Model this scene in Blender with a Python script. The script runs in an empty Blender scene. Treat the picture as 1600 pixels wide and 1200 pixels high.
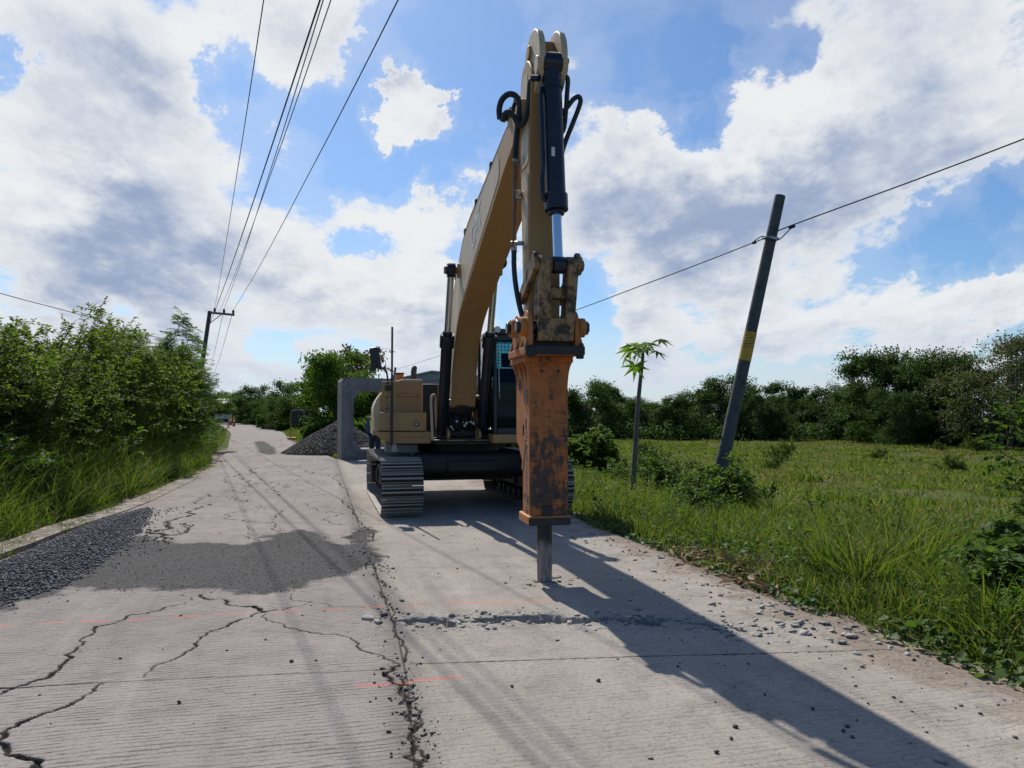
import bpy, bmesh, math, random
import numpy as np
from mathutils import Vector, Matrix

C = bpy.context.scene.collection
R = math.radians
# ---------------------------------------------------------------- camera
F, CAMZ = 1200.0, 1.5
PITCH = math.atan(48 / 1200)
cam = bpy.data.cameras.new('camera')
cam.sensor_width = 36.0
cam.lens = 27.0
cam.clip_start = 0.05
cam.clip_end = 6000
camo = bpy.data.objects.new('camera', cam)
C.objects.link(camo)
camo.location = (0, 0, CAMZ)
camo.rotation_euler = (math.pi / 2 + PITCH, 0, 0)
bpy.context.scene.camera = camo

# ---------------------------------------------------------------- light and exposure
SUN_EL, SUN_AZ = R(46), R(-21)          # azimuth measured from +Y towards +X
to_sun = Vector((math.sin(SUN_AZ) * math.cos(SUN_EL), math.cos(SUN_AZ) * math.cos(SUN_EL), math.sin(SUN_EL)))
sl = bpy.data.lights.new('sun', 'SUN')
sl.energy = 5.0
sl.angle = R(0.5)
sl.color = (1.0, 0.95, 0.87)
so = bpy.data.objects.new('sun', sl)
C.objects.link(so)
so.rotation_euler = (-to_sun).to_track_quat('-Z', 'Y').to_euler()
vs = bpy.context.scene.view_settings
vs.view_transform = 'Standard'
vs.look = 'None'
vs.gamma = 1
vs.exposure = 0.0
cyc = bpy.context.scene.cycles
cyc.max_bounces = 6
cyc.transparent_max_bounces = 8
cyc.use_denoising = True

# ---------------------------------------------------------------- node helper
class NG:
    def __init__(s, tree):
        s.t = tree
        s.L = tree.links
    def n(s, typ, ins=None, **props):
        nd = s.t.nodes.new(typ)
        for k, v in props.items():
            setattr(nd, k, v)
        for k, v in (ins or {}).items():
            s.put(nd.inputs[k], v)
        return nd
    def put(s, sock, v):
        if isinstance(v, bpy.types.NodeSocket):
            s.L.new(v, sock)
        elif isinstance(v, bpy.types.Node):
            s.L.new(v.outputs[0], sock)
        else:
            if hasattr(sock.default_value, '__len__') and not hasattr(v, '__len__'):
                v = (v,) * len(sock.default_value)
            elif hasattr(v, '__len__') and len(sock.default_value) == 4 and len(v) == 3:
                v = tuple(v) + (1.0,)
            sock.default_value = v
    def m(s, op, a, b=0.0, c=0.0, clamp=False):
        nd = s.n('ShaderNodeMath', operation=op, use_clamp=clamp)
        for i, v in enumerate((a, b, c)):
            s.put(nd.inputs[i], v)
        return nd.outputs[0]
    def vm(s, op, a, b=(0, 0, 0), sc=None):
        nd = s.n('ShaderNodeVectorMath', operation=op)
        s.put(nd.inputs[0], a)
        s.put(nd.inputs[1], b)
        if sc is not None:
            s.put(nd.inputs['Scale'], sc)
        return nd.outputs['Value'] if op in ('DOT_PRODUCT', 'LENGTH', 'DISTANCE') else nd.outputs[0]
    def mix(s, f, a, b, mode='MIX'):
        nd = s.n('ShaderNodeMix', data_type='RGBA', blend_type=mode)
        s.put(nd.inputs[0], f)
        s.put(nd.inputs[6], a)
        s.put(nd.inputs[7], b)
        return nd.outputs[2]
    def ss(s, x, lo, hi, a=0.0, b=1.0):
        nd = s.n('ShaderNodeMapRange', interpolation_type='SMOOTHSTEP')
        for i, v in enumerate((x, lo, hi, a, b)):
            s.put(nd.inputs[i], v)
        return nd.outputs[0]
    def noise(s, vec, scale, detail=4.0, rough=0.55, dist=0.0, col=False):
        nd = s.n('ShaderNodeTexNoise', {'Scale': scale, 'Detail': detail, 'Roughness': rough, 'Distortion': dist})
        if vec is not None:
            s.put(nd.inputs['Vector'], vec)
        return nd.outputs['Color' if col else 'Fac']
    def attr(s, name):
        return s.n('ShaderNodeAttribute', attribute_name=name).outputs['Fac']

# ---------------------------------------------------------------- sky: Nishita blue with procedural cumulus on top
def make_world():
    w = bpy.data.worlds.new('World')
    bpy.context.scene.world = w
    w.use_nodes = True
    t = w.node_tree
    t.nodes.clear()
    g = NG(t)
    out = g.n('ShaderNodeOutputWorld')
    sky = g.n('ShaderNodeTexSky', sky_type='NISHITA', sun_disc=False, sun_elevation=SUN_EL, sun_rotation=SUN_AZ,
              altitude=0, air_density=1.0, dust_density=0.6, ozone_density=2.0)
    skyc = g.mix(1.0, sky.outputs[0], (0.68, 0.90, 1.13), 'MULTIPLY')
    bg_sky = g.n('ShaderNodeBackground', {'Color': skyc, 'Strength': 0.10})
    tc = g.n('ShaderNodeTexCoord').outputs['Generated']
    sp = g.n('ShaderNodeSeparateXYZ', {0: tc})
    ay = g.m('MAXIMUM', sp.outputs[1], 0.12)
    u = g.m('DIVIDE', sp.outputs[0], ay)
    v = g.m('DIVIDE', sp.outputs[2], ay)
    uv = g.n('ShaderNodeCombineXYZ', {0: u, 1: v, 2: 0.0}).outputs[0]
    wob = g.vm('SCALE', g.vm('SUBTRACT', g.noise(uv, 6.5, 9, 0.68, col=True), (0.5, 0.5, 0.5)), sc=0.22)
    uvw = g.vm('ADD', uv, wob)
    # the same cloud layer seen in perspective: smaller and flatter towards the horizon
    iv = g.m('DIVIDE', 1.0, g.m('ADD', g.m('MAXIMUM', v, 0.0), 0.42))
    cl = g.n('ShaderNodeCombineXYZ', {0: g.m('MULTIPLY', u, iv), 1: iv, 2: 0.0}).outputs[0]
    def field(lst, base):
        acc = base
        for (px, py, rx, ry, amp) in lst:
            cu = (px - 800) / F
            cv = (648 - py) / F
            d = g.vm('MULTIPLY', g.vm('SUBTRACT', uvw, (cu, cv, 0)), (F / rx, F / ry, 0))
            l2 = g.vm('DOT_PRODUCT', d, d)
            e = g.m('POWER', 2.718, g.m('MULTIPLY', l2, -0.7))
            acc = g.m('MULTIPLY_ADD', e, amp, acc)
        return acc
    D = field(CLOUD_D, 0.27)
    K = field(CLOUD_K, 0.20)
    def nz(o):
        q = g.vm('ADD', cl, o)
        a1 = g.noise(g.vm('ADD', q, (3.1, 1.7, 0.4)), 2.3, 10, 0.60, 0.1)
        a2 = g.noise(q, 7.5, 8, 0.62, 0.1)
        return a1, a2
    n1, n2 = nz((0, 0, 0))
    o1, o2 = nz((-0.012, -0.050, 0))
    n3 = g.noise(g.vm('ADD', cl, (7.3, 2.2, 5.0)), 1.9, 6, 0.55, 0.3)
    dens = g.m('ADD', D, g.m('ADD', g.m('MULTIPLY', g.m('SUBTRACT', n1, 0.5), 1.7), g.m('MULTIPLY', g.m('SUBTRACT', n2, 0.5), 0.8)))
    front = g.ss(sp.outputs[1], 0.05, 0.45)  # clouds only ahead; sky behind the camera left clear to lower ambient light
    up = g.ss(sp.outputs[2], -0.10, -0.04)
    alpha = g.m('MULTIPLY', g.ss(dens, 0.27, 0.50), front)
    veil = g.m('MULTIPLY', g.ss(dens, -0.15, 0.40), 0.20)
    alpha = g.m('MAXIMUM', alpha, g.m('MULTIPLY', veil, front))
    # relief: billows are bright on the side towards the sun, grey below and where the cloud is thick
    emb = g.m('ADD', g.m('MULTIPLY', g.m('SUBTRACT', n1, o1), 3.4), g.m('MULTIPLY', g.m('SUBTRACT', n2, o2), 1.3))
    thick = g.m('ADD', K, g.m('ADD', g.m('MULTIPLY', g.m('SUBTRACT', n3, 0.5), 0.9), g.m('MULTIPLY', g.m('SUBTRACT', n2, 0.5), 0.5)))
    thick = g.m('SUBTRACT', g.m('ADD', thick, g.m('MULTIPLY', g.m('SUBTRACT', n1, 0.5), 0.5)), emb)
    thick = g.m('MULTIPLY', g.ss(thick, -0.20, 0.95), g.ss(dens, 0.30, 0.80))
    cc = g.mix(thick, (0.96, 0.98, 1.0), (0.36, 0.455, 0.66))
    low = g.ss(v, -0.02, 0.16)
    cc = g.mix(low, g.mix(0.5, cc, (0.50, 0.62, 0.84)), cc)
    alpha = g.m('MAXIMUM', alpha, g.m('MULTIPLY', g.ss(v, 0.16, -0.02), 0.8))
    bg_c = g.n('ShaderNodeBackground', {'Color': cc, 'Strength': 0.88})
    mx = g.n('ShaderNodeMixShader', {0: g.m('MULTIPLY', alpha, up), 1: bg_sky.outputs[0], 2: bg_c.outputs[0]})
    g.L.new(mx.outputs[0], out.inputs[0])

# cloud masses as bearing and height, radii and amount (positive: cloud, negative: clear sky)
CLOUD_D = [(715, 50, 100, 75, -1.0), (755, 170, 55, 60, -.9), (590, 110, 30, 60, -.4), (560, 200, 60, 45, -.45), (645, 145, 44, 60, 1.5), (640, 245, 70, 26, -.9), (560, 250, 40, 30, -.5), (703, 124, 16, 14, 1.0),
           (355, 95, 40, 42, -.7), (495, 165, 50, 32, -.6), (20, 65, 24, 26, -.5), (450, 45, 120, 50, .35), (540, 395, 40, 26, -.45), (620, 270, 60, 30, -.3),
           (980, 100, 45, 60, -.5), (1110, 90, 45, 65, -.8), (1105, 185, 22, 30, -.4), (1235, 70, 28, 40, -.35), (1500, 395, 55, 55, -.85), (1590, 300, 30, 50, -.6),
           (930, 500, 40, 60, -.6), (430, 560, 50, 24, -.3), (790, 480, 22, 50, -.4), (330, 560, 260, 60, .30), (650, 520, 140, 60, .30), (1020, 540, 140, 50, .35), (450, 420, 120, 60, .35), (1530, 450, 90, 45, .6), (1350, 150, 200, 150, .45), (150, 260, 200, 220, .4),
           (660, 350, 110, 90, .35), (1080, 330, 220, 130, .45), (1000, 200, 90, 80, .25), (1250, 520, 300, 60, .1)]
CLOUD_K = [(190, 330, 120, 110, .42), (170, 445, 170, 50, .45), (130, 100, 90, 60, .2), (360, 330, 60, 60, .15), (1130, 320, 170, 65, .50), (960, 340, 80, 60, .28),
           (1350, 330, 150, 60, .35), (1020, 430, 120, 30, .25), (1490, 250, 90, 60, .25), (1420, 120, 110, 50, .2), (1550, 500, 90, 30, .3),
           (450, 190, 130, 90, -.35), (330, 40, 70, 60, -.35), (1200, 170, 130, 80, -.35), (640, 350, 80, 70, -.3), (1480, 420, 60, 30, -.3), (950, 90, 90, 80, -.25), (420, 430, 150, 80, -.15), (1200, 490, 200, 50, -.1)]
make_world()

# ---------------------------------------------------------------- picture position -> place in the world
def ray(px, py):
    xc = (px - 800) / F
    zc = (600 - py) / F
    Y = math.cos(PITCH) - zc * math.sin(PITCH)
    return np.array([xc / Y, 1.0, (math.sin(PITCH) + zc * math.cos(PITCH)) / Y])
def P(px, py, d):
    r = ray(px, py) * d
    r[2] += CAMZ
    return r
def G(px, py, z=0.0):
    r = ray(px, py)
    return P(px, py, (z - CAMZ) / r[2])
RD = np.array([-math.sin(R(14)), math.cos(R(14))])     # along the road
RT = np.array([math.cos(R(14)), math.sin(R(14))])      # across it, to the right
def st(x, y):
    return x * RD[0] + y * RD[1], x * RT[0] + y * RT[1]
def sstep(x, a, b):
    t = np.clip((x - a) / (b - a), 0, 1)
    return t * t * (3 - 2 * t)
def gz(x, y):
    """height of the terrain beside the road"""
    s, t = st(np.asarray(x, float), np.asarray(y, float))
    z = -0.85 * sstep(t, 5.0, 32.0)
    return z + 0.05 * np.sin(np.asarray(x) * .9 + 1.3) * np.sin(np.asarray(y) * .7) * sstep(t, 4.6, 8)

# ---------------------------------------------------------------- object helpers
def tag(o, label=None, cat=None, group=None, kind=None):
    if label: o['label'] = label
    if cat: o['category'] = cat
    if group: o['group'] = group
    if kind: o['kind'] = kind
    return o
def empty(name, loc=(0, 0, 0), rz=0.0):
    o = bpy.data.objects.new(name, None)
    C.objects.link(o)
    o.location = loc
    o.rotation_euler = (0, 0, rz)
    o.empty_display_size = 0.2
    return o
def link(name, me, mat, parent=None):
    o = bpy.data.objects.new(name, me)
    C.objects.link(o)
    if mat is not None:
        me.materials.append(mat)
    if parent is not None:
        o.parent = parent
    return o
def np_mesh(name, V, Fq, smooth=False, attrs=None):
    """mesh from arrays; Fq is (n,k) or a list of such arrays"""
    V = np.asarray(V, np.float32).reshape(-1, 3)
    Fl = Fq if isinstance(Fq, list) else [Fq]
    Fl = [np.asarray(f, np.int32) for f in Fl if len(f)]
    me = bpy.data.meshes.new(name)
    me.vertices.add(len(V))
    me.vertices.foreach_set('co', V.ravel())
    idx = np.concatenate([f.ravel() for f in Fl])
    tot = np.concatenate([np.full(len(f), f.shape[1], np.int32) for f in Fl])
    me.loops.add(len(idx))
    me.loops.foreach_set('vertex_index', idx)
    me.polygons.add(len(tot))
    me.polygons.foreach_set('loop_start', np.concatenate([[0], np.cumsum(tot)[:-1]]).astype(np.int32))
    if smooth:
        me.polygons.foreach_set('use_smooth', np.ones(len(tot), bool))
    for k, a in (attrs or {}).items():
        at = me.attributes.new(k, 'FLOAT', 'POINT')
        at.data.foreach_set('value', np.asarray(a, np.float32).ravel())
    me.update(calc_edges=True)
    me.validate()
    return me
def copy_tree(o, parent=None):
    c = o.copy()
    C.objects.link(c)
    if parent is not None:
        c.parent = parent
    for ch in list(o.children):
        copy_tree(ch, c)
    return c

class MB:
    """collects solid shapes in a local frame and links them as one mesh object"""
    def __init__(s, fr=None):
        s.v, s.f = [], []
        s.fr = fr
    def add(s, vs, fs):
        b = len(s.v)
        s.v += [tuple(float(c) for c in p) for p in vs]
        s.f += [tuple(b + i for i in f) for f in fs]
        return s
    def box(s, x0, x1, y0, y1, z0, z1, rot=None, piv=None):
        vs = [(x, y, z) for z in (z0, z1) for y in (y0, y1) for x in (x0, x1)]
        if rot is not None:
            pv = Vector(piv if piv is not None else ((x0 + x1) / 2, (y0 + y1) / 2, (z0 + z1) / 2))
            vs = [tuple(pv + rot @ (Vector(p) - pv)) for p in vs]
        return s.add(vs, [(0, 2, 3, 1), (4, 5, 7, 6), (0, 1, 5, 4), (2, 6, 7, 3), (0, 4, 6, 2), (1, 3, 7, 5)])
    def prism(s, poly, a, b, axis='y'):
        """extrude a 2-D outline; axis is the direction of extrusion"""
        n = len(poly)
        def mk(p, h):
            return (p[0], h, p[1]) if axis == 'y' else ((h, p[0], p[1]) if axis == 'x' else (p[0], p[1], h))
        vs = [mk(p, a) for p in poly] + [mk(p, b) for p in poly]
        fs = [tuple(range(n))[::-1], tuple(range(n, 2 * n))] + [(i, (i + 1) % n, n + (i + 1) % n, n + i) for i in range(n)]
        return s.add(vs, fs)
    def tube(s, pts, r, n=8, cap=True):
        pts = [Vector(p) for p in pts]
        k = len(pts)
        rr = r if hasattr(r, '__len__') else [r] * k
        up = None
        vs = []
        for i, p in enumerate(pts):
            d = (pts[min(i + 1, k - 1)] - pts[max(i - 1, 0)]).normalized()
            if up is None:
                up = Vector((0, 0, 1)) if abs(d.z) < .9 else Vector((1, 0, 0))
            up = (up - d * up.dot(d)).normalized()
            w = d.cross(up)
            for j in range(n):
                an = 2 * math.pi * j / n
                vs.append(p + (up * math.cos(an) + w * math.sin(an)) * rr[i])
        fs = [(i * n + j, i * n + (j + 1) % n, (i + 1) * n + (j + 1) % n, (i + 1) * n + j) for i in range(k - 1) for j in range(n)]
        if cap:
            fs += [tuple(range(n))[::-1], tuple(range((k - 1) * n, k * n))]
        return s.add(vs, fs)
    def cyl(s, p, q, r, r2=None, n=20):
        return s.tube([p, q], [r, r if r2 is None else r2], n)
    def smooth_tube(s, pts, r, n=8, sub=6):
        return s.tube(spline(pts, sub), r, n)
    def build(s, name, mat, parent=None, bevel=0.0, smooth=True, seg=2):
        vs = s.v
        if s.fr is not None:
            e, rr = s.fr
            vs = [(x * e[0] + y * rr[0], x * e[1] + y * rr[1], z) for x, y, z in vs]
        me = bpy.data.meshes.new(name)
        me.from_pydata(vs, [], s.f)
        me.update()
        bm = bmesh.new()
        bm.from_mesh(me)
        bmesh.ops.recalc_face_normals(bm, faces=bm.faces)
        bm.to_mesh(me)
        bm.free()
        if smooth:
            me.shade_smooth()
            me.set_sharp_from_angle(angle=R(38))
        o = link(name, me, mat, parent)
        if bevel:
            md = o.modifiers.new('bevel', 'BEVEL')
            md.width = bevel
            md.segments = seg
            md.limit_method = 'ANGLE'
            md.angle_limit = R(40)
            md.harden_normals = False
        return o
def spline(pts, sub=6):
    p = [np.array(q, float) for q in pts]
    p = [2 * p[0] - p[1]] + p + [2 * p[-1] - p[-2]]
    out = []
    for i in range(1, len(p) - 2):
        for k in range(sub):
            t = k / sub
            out.append(0.5 * ((2 * p[i]) + (-p[i - 1] + p[i + 1]) * t + (2 * p[i - 1] - 5 * p[i] + 4 * p[i + 1] - p[i + 2]) * t * t + (-p[i - 1] + 3 * p[i] - 3 * p[i + 1] + p[i + 2]) * t ** 3))
    out.append(p[-2])
    return out
def rounded(poly, r, n=4):
    """round every corner of an outline; r may be one radius per corner"""
    out = []
    k = len(poly)
    for i in range(k):
        ri = r[i] if hasattr(r, '__len__') else r
        p0, p1, p2 = (np.array(poly[(i + j) % k], float) for j in (-1, 0, 1))
        if ri <= 0:
            out.append(tuple(p1)); continue
        a, b = p0 - p1, p2 - p1
        la, lb = np.linalg.norm(a), np.linalg.norm(b)
        q = min(ri, la * .48, lb * .48)
        a, b = p1 + a / la * q, p1 + b / lb * q
        for j in range(n + 1):
            t = j / n
            out.append(tuple((1 - t) ** 2 * a + 2 * t * (1 - t) * p1 + t * t * b))
    return out

# ---------------------------------------------------------------- materials
def material(name):
    m = bpy.data.materials.new(name)
    m.use_nodes = True
    t = m.node_tree
    t.nodes.clear()
    g = NG(t)
    out = g.n('ShaderNodeOutputMaterial')
    b = g.n('ShaderNodeBsdfPrincipled')
    g.L.new(b.outputs[0], out.inputs[0])
    return m, g, b, out
def worn(name, col, dirt, rough=.5, metal=0.0, scale=3.0, lo=.45, hi=.75, bump=.0, fine=40.0, edge=None):
    """a coat with patches of dirt or wear of their own shape"""
    m, g, b, out = material(name)
    co = g.n('ShaderNodeTexCoord').outputs['Object']
    n1 = g.noise(co, scale, 6, .65)
    n2 = g.noise(co, fine, 4, .6)
    f = g.ss(g.m('ADD', n1, g.m('MULTIPLY', g.m('SUBTRACT', n2, .5), .35)), lo, hi)
    if scale <= 2.5:
        dr = g.noise(g.vm('MULTIPLY', co, (14, 14, 1.3)), 1.0, 5, .65)
        f = g.m('MAXIMUM', f, g.m('MULTIPLY', g.ss(dr, .56, .74), .7))
    c = g.mix(f, col, dirt)
    c = g.mix(g.m('MULTIPLY', n2, .25), c, (0, 0, 0), 'MIX') if fine else c
    if edge is not None:
        geo = g.n('ShaderNodeNewGeometry')
        c = g.mix(g.ss(geo.outputs['Pointiness'], .52, .60), c, edge)
    g.put(b.inputs['Base Color'], c)
    g.put(b.inputs['Roughness'], g.m('ADD', g.m('MULTIPLY', f, .3), rough, clamp=True))
    b.inputs['Metallic'].default_value = metal
    if bump:
        g.put(b.inputs['Normal'], g.n('ShaderNodeBump', {'Strength': bump, 'Distance': .01, 'Height': n2}).outputs[0])
    return m
M = {}
M['yellow'] = worn('machine_paint', (.45, .25, .092), (.29, .19, .115), .55, scale=2.2, lo=.5, hi=.85)
M['yellow_lit'] = worn('sunlit_paint', (.60, .455, .29), (.38, .28, .18), .5, scale=2.0, lo=.52, hi=.8)  # pale copy of the machine paint, sunlight put into its colour for lit parts
M['black'] = worn('black_paint', (.012, .014, .022), (.05, .045, .04), .35, scale=4, lo=.5, hi=.85)
M['navy'] = worn('cylinder_paint', (.010, .013, .026), (.03, .03, .035), .32, scale=4, lo=.5, hi=.85)
M['dark'] = worn('dark_steel', (.02, .02, .022), (.07, .055, .042), .6, scale=5, lo=.45, hi=.8, bump=.3)
M['shoe'] = worn('track_steel', (.012, .010, .009), (.046, .034, .026), .7, .0, scale=9, lo=.42, hi=.7, bump=.4, edge=(.30, .27, .24))
M['rubber'] = worn('hose_rubber', (.014, .015, .018), (.05, .045, .04), .5, scale=9)
M['pipe'] = worn('pipe_paint', (.22, .12, .065), (.13, .08, .05), .45, scale=9)
M['fitting'] = worn('plated_fitting', (.45, .45, .44), (.2, .18, .15), .35, .8, scale=20)
M['chrome'] = worn('chromed_rod', (.62, .66, .72), (.5, .52, .55), .12, .95, scale=3, fine=0)
M['link'] = worn('greasy_link_paint', (.36, .21, .085), (.05, .04, .032), .5, scale=7, lo=.42, hi=.62, bump=.3)
M['lamp'] = worn('lamp_lens', (.75, .75, .72), (.6, .6, .58), .15)
M['orange'] = worn('beacon_orange', (.7, .18, .02), (.5, .14, .03), .3)
M['white'] = worn('white_paint', (.75, .75, .74), (.6, .59, .56), .45)
M['seat'] = worn('seat_cloth', (.015, .02, .03), (.03, .03, .04), .8)
M['culvert'] = worn('cast_concrete', (.25, .24, .24), (.14, .13, .13), .85, scale=1.6, lo=.4, hi=.75, bump=.4, fine=25)
M['pole_wood'] = worn('weathered_pole', (.10, .105, .105), (.055, .058, .06), .85, scale=6, bump=.5, fine=60)
M['cable'] = worn('cable_sheath', (.02, .02, .024), (.03, .03, .03), .6, fine=0)
M['bark'] = worn('bark', (.10, .082, .062), (.055, .045, .034), .9, scale=14, bump=.6, fine=50)
M['ppbark'] = worn('papaya_bark', (.19, .165, .14), (.09, .075, .06), .9, scale=16, bump=.7, fine=40)

def glass(name, tint, refl=.5):
    m, g, b, out = material(name)
    tr = g.n('ShaderNodeBsdfTransparent', {'Color': tint})
    gl = g.n('ShaderNodeBsdfGlossy', {'Color': (.9, .95, 1), 'Roughness': .03})
    fr = g.n('ShaderNodeFresnel', {'IOR': 1.5})
    f = g.m('MULTIPLY', fr.outputs[0], refl, clamp=True)
    mx = g.n('ShaderNodeMixShader', {0: f, 1: tr.outputs[0], 2: gl.outputs[0]})
    g.L.new(mx.outputs[0], out.inputs[0])
    return m
M['glass'] = glass('cab_glass', (.30, .54, .62), .25)
M['glass_side'] = glass('side_glass', (.78, .85, .84), 1.0)
M['windscreen'] = glass('windscreen', (.10, .14, .18))

def hammer_mat(name, front):
    """orange hammer housing, rust and black oil patches"""
    m, g, b, out = material(name)
    co = g.n('ShaderNodeTexCoord').outputs['Object']
    n1 = g.noise(co, 5, 8, .7, .3)
    st_ = g.noise(g.vm('MULTIPLY', co, (9, 9, 2.2)), 3.0, 6, .7)
    sh = g.noise(g.vm('MULTIPLY', co, (2, 2, 22)), 4.0, 4, .6)
    n2 = g.noise(co, 60, 4, .6)
    base = g.mix(g.ss(n1, .35, .7), (.47, .148, .024), (.31, .095, .021))
    base = g.mix(g.ss(n2, .5, .8), base, (.17, .06, .03))
    o1 = g.m('ADD', g.m('MULTIPLY', n1, .45), g.m('ADD', g.m('MULTIPLY', st_, .42), g.m('MULTIPLY', sh, .2)))
    sp = g.n('ShaderNodeSeparateXYZ', {0: co})
    lowz = g.ss(sp.outputs[2], 1.95, 1.05)
    lo = g.m('SUBTRACT',   .555 if front else .68, g.m('MULTIPLY', lowz, .075 if front else .0))
    f = g.ss(o1, lo, g.m('ADD', lo, .10))
    c = g.mix(g.m('MULTIPLY', f, .93), base, (.018, .016, .015))
    if not front:
        c = g.mix(g.ss(g.noise(co, 2.5, 4, .5), .4, .62), c, (.47, .19, .055))
    g.put(b.inputs['Base Color'], c)
    g.put(b.inputs['Roughness'], g.m('SUBTRACT', .62, g.m('MULTIPLY', f, .2)))
    g.put(b.inputs['Normal'], g.n('ShaderNodeBump', {'Strength': .5, 'Distance': .006, 'Height': g.m('ADD', n2, n1)}).outputs[0])
    return m
M['hammer'] = hammer_mat('hammer_housing', True)
M['hammer_side'] = hammer_mat('hammer_side', False)

def leafmat(name, c1, c2, trans=.35, tl=(1.25, 1.35, .55), var=.25, rough=.62, dry=None):
    m, g, b, out = material(name)
    rnd = g.attr('rnd')
    oi = g.n('ShaderNodeObjectInfo')
    c = g.mix(rnd, c1, c2)
    if dry is not None:
        c = g.mix(g.ss(rnd, .86, .97), c, dry)
    c = g.mix(g.m('MULTIPLY', oi.outputs['Random'], var), c, (c1[0] * .75, c1[1] * .7, c1[2] * .8))
    g.put(b.inputs['Base Color'], c)
    b.inputs['Roughness'].default_value = rough
    b.inputs['Specular IOR Level'].default_value = .18
    tr = g.n('ShaderNodeBsdfTranslucent', {'Color': g.mix(1.0, c, tl, 'MULTIPLY')})
    mx = g.n('ShaderNodeMixShader', {0: trans, 1: b.outputs[0], 2: tr.outputs[0]})
    g.L.new(mx.outputs[0], out.inputs[0])
    return m
M['leaf_shrub'] = leafmat('shrub_leaf', (.050, .095, .016), (.165, .225, .030), .48)
M['leaf_feather'] = leafmat('feathery_leaf', (.050, .105, .022), (.10, .17, .032), .48)
M['leaf_tree'] = leafmat('tree_leaf', (.026, .060, .015), (.080, .135, .026), .38, var=.45)
M['leaf_broad'] = leafmat('broad_leaf', (.042, .095, .016), (.12, .195, .026), .45)
M['leaf_red'] = leafmat('reddish_leaf', (.075, .045, .03), (.12, .085, .05), .3, (1.2, 1, .7))
M['leaf_olive'] = leafmat('olive_leaf', (.07, .08, .032), (.15, .15, .07), .35)
M['leaf_papaya'] = leafmat('papaya_leaf', (.11, .20, .035), (.19, .30, .05), .5)
M['leaf_vine'] = leafmat('vine_leaf', (.05, .105, .028), (.13, .20, .05), .42, rough=.55)
M['leaf_dry'] = leafmat('dry_leaf', (.30, .22, .13), (.16, .10, .055), .2, (1.1, 1, .8))
M['grass_tall'] = leafmat('tall_grass_blade', (.060, .115, .020), (.165, .195, .042), .46, dry=(.27, .22, .10))
M['grass_verge'] = leafmat('verge_grass_blade', (.080, .140, .022), (.195, .215, .05), .46, dry=(.30, .25, .12))
M['grass_field'] = leafmat('field_grass_blade', (.135, .155, .036), (.25, .22, .08), .42, dry=(.30, .245, .13))
# ---------------------------------------------------------------- the ground, one sheet to the horizon
def make_terrain():
    q = np.linspace(-1, 1, 260)
    ax = np.sinh(q * 6.2) / np.sinh(6.2) * 900
    X, Y = np.meshgrid(ax, ax + 12)
    Z = gz(X, Y)
    s, t = st(X, Y)
    Z -= .09 * (1 - sstep(np.abs(t - .3), 3.4, 4.3)) * (1 - sstep(s, 27, 34))
    n = len(q)
    i = np.arange(n * n).reshape(n, n)
    Fq = np.stack([i[:-1, :-1], i[:-1, 1:], i[1:, 1:], i[1:, :-1]], -1).reshape(-1, 4)
    dirt = np.maximum((1 - sstep(np.abs(t - .3), 3.7, 4.9)) * (1 - sstep(s, 40, 55)), (1 - sstep(np.hypot(X + 5.0, Y - 28), 4, 7.5)))
    me = np_mesh('ground', np.stack([X, Y, Z], -1), Fq, True, {'dirt': dirt})
    m, g, b, out = material('ground_soil')
    co = g.n('ShaderNodeTexCoord').outputs['Object']
    a = g.noise(co, .22, 6, .6)
    c2 = g.noise(co, 2.5, 6, .65)
    gr = g.mix(g.ss(a, .35, .65), (.075, .10, .028), (.115, .11, .045))
    gr = g.mix(g.ss(c2, .4, .7), gr, (.055, .08, .024))
    di = g.mix(g.ss(c2, .3, .7), (.26, .215, .17), (.16, .125, .095))
    f = g.ss(g.m('ADD', g.attr('dirt'), g.m('MULTIPLY', g.m('SUBTRACT', c2, .5), .9)), .35, .6)
    g.put(b.inputs['Base Color'], g.mix(f, gr, di))
    b.inputs['Roughness'].default_value = .95
    b.inputs['Specular IOR Level'].default_value = .05
    g.put(b.inputs['Normal'], g.n('ShaderNodeBump', {'Strength': .8, 'Distance': .06, 'Height': c2}).outputs[0])
    tag(link('ground', me, m), kind='structure')

def vnoise(x, y, seed):
    """smooth value noise for modelling"""
    rs = np.random.RandomState(seed)
    tab = rs.rand(256, 256)
    xi, yi = np.floor(x).astype(int), np.floor(y).astype(int)
    fx, fy = x - xi, y - yi
    fx, fy = fx * fx * (3 - 2 * fx), fy * fy * (3 - 2 * fy)
    q = lambda a, b: tab[a % 256, b % 256]
    return (q(xi, yi) * (1 - fx) + q(xi + 1, yi) * fx) * (1 - fy) + (q(xi, yi + 1) * (1 - fx) + q(xi + 1, yi + 1) * fx) * fy
def fbm(x, y, seed, o=4):
    return sum(vnoise(x * 2 ** k, y * 2 ** k, seed + k) * .5 ** k for k in range(o)) / sum(.5 ** k for k in range(o))

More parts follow.
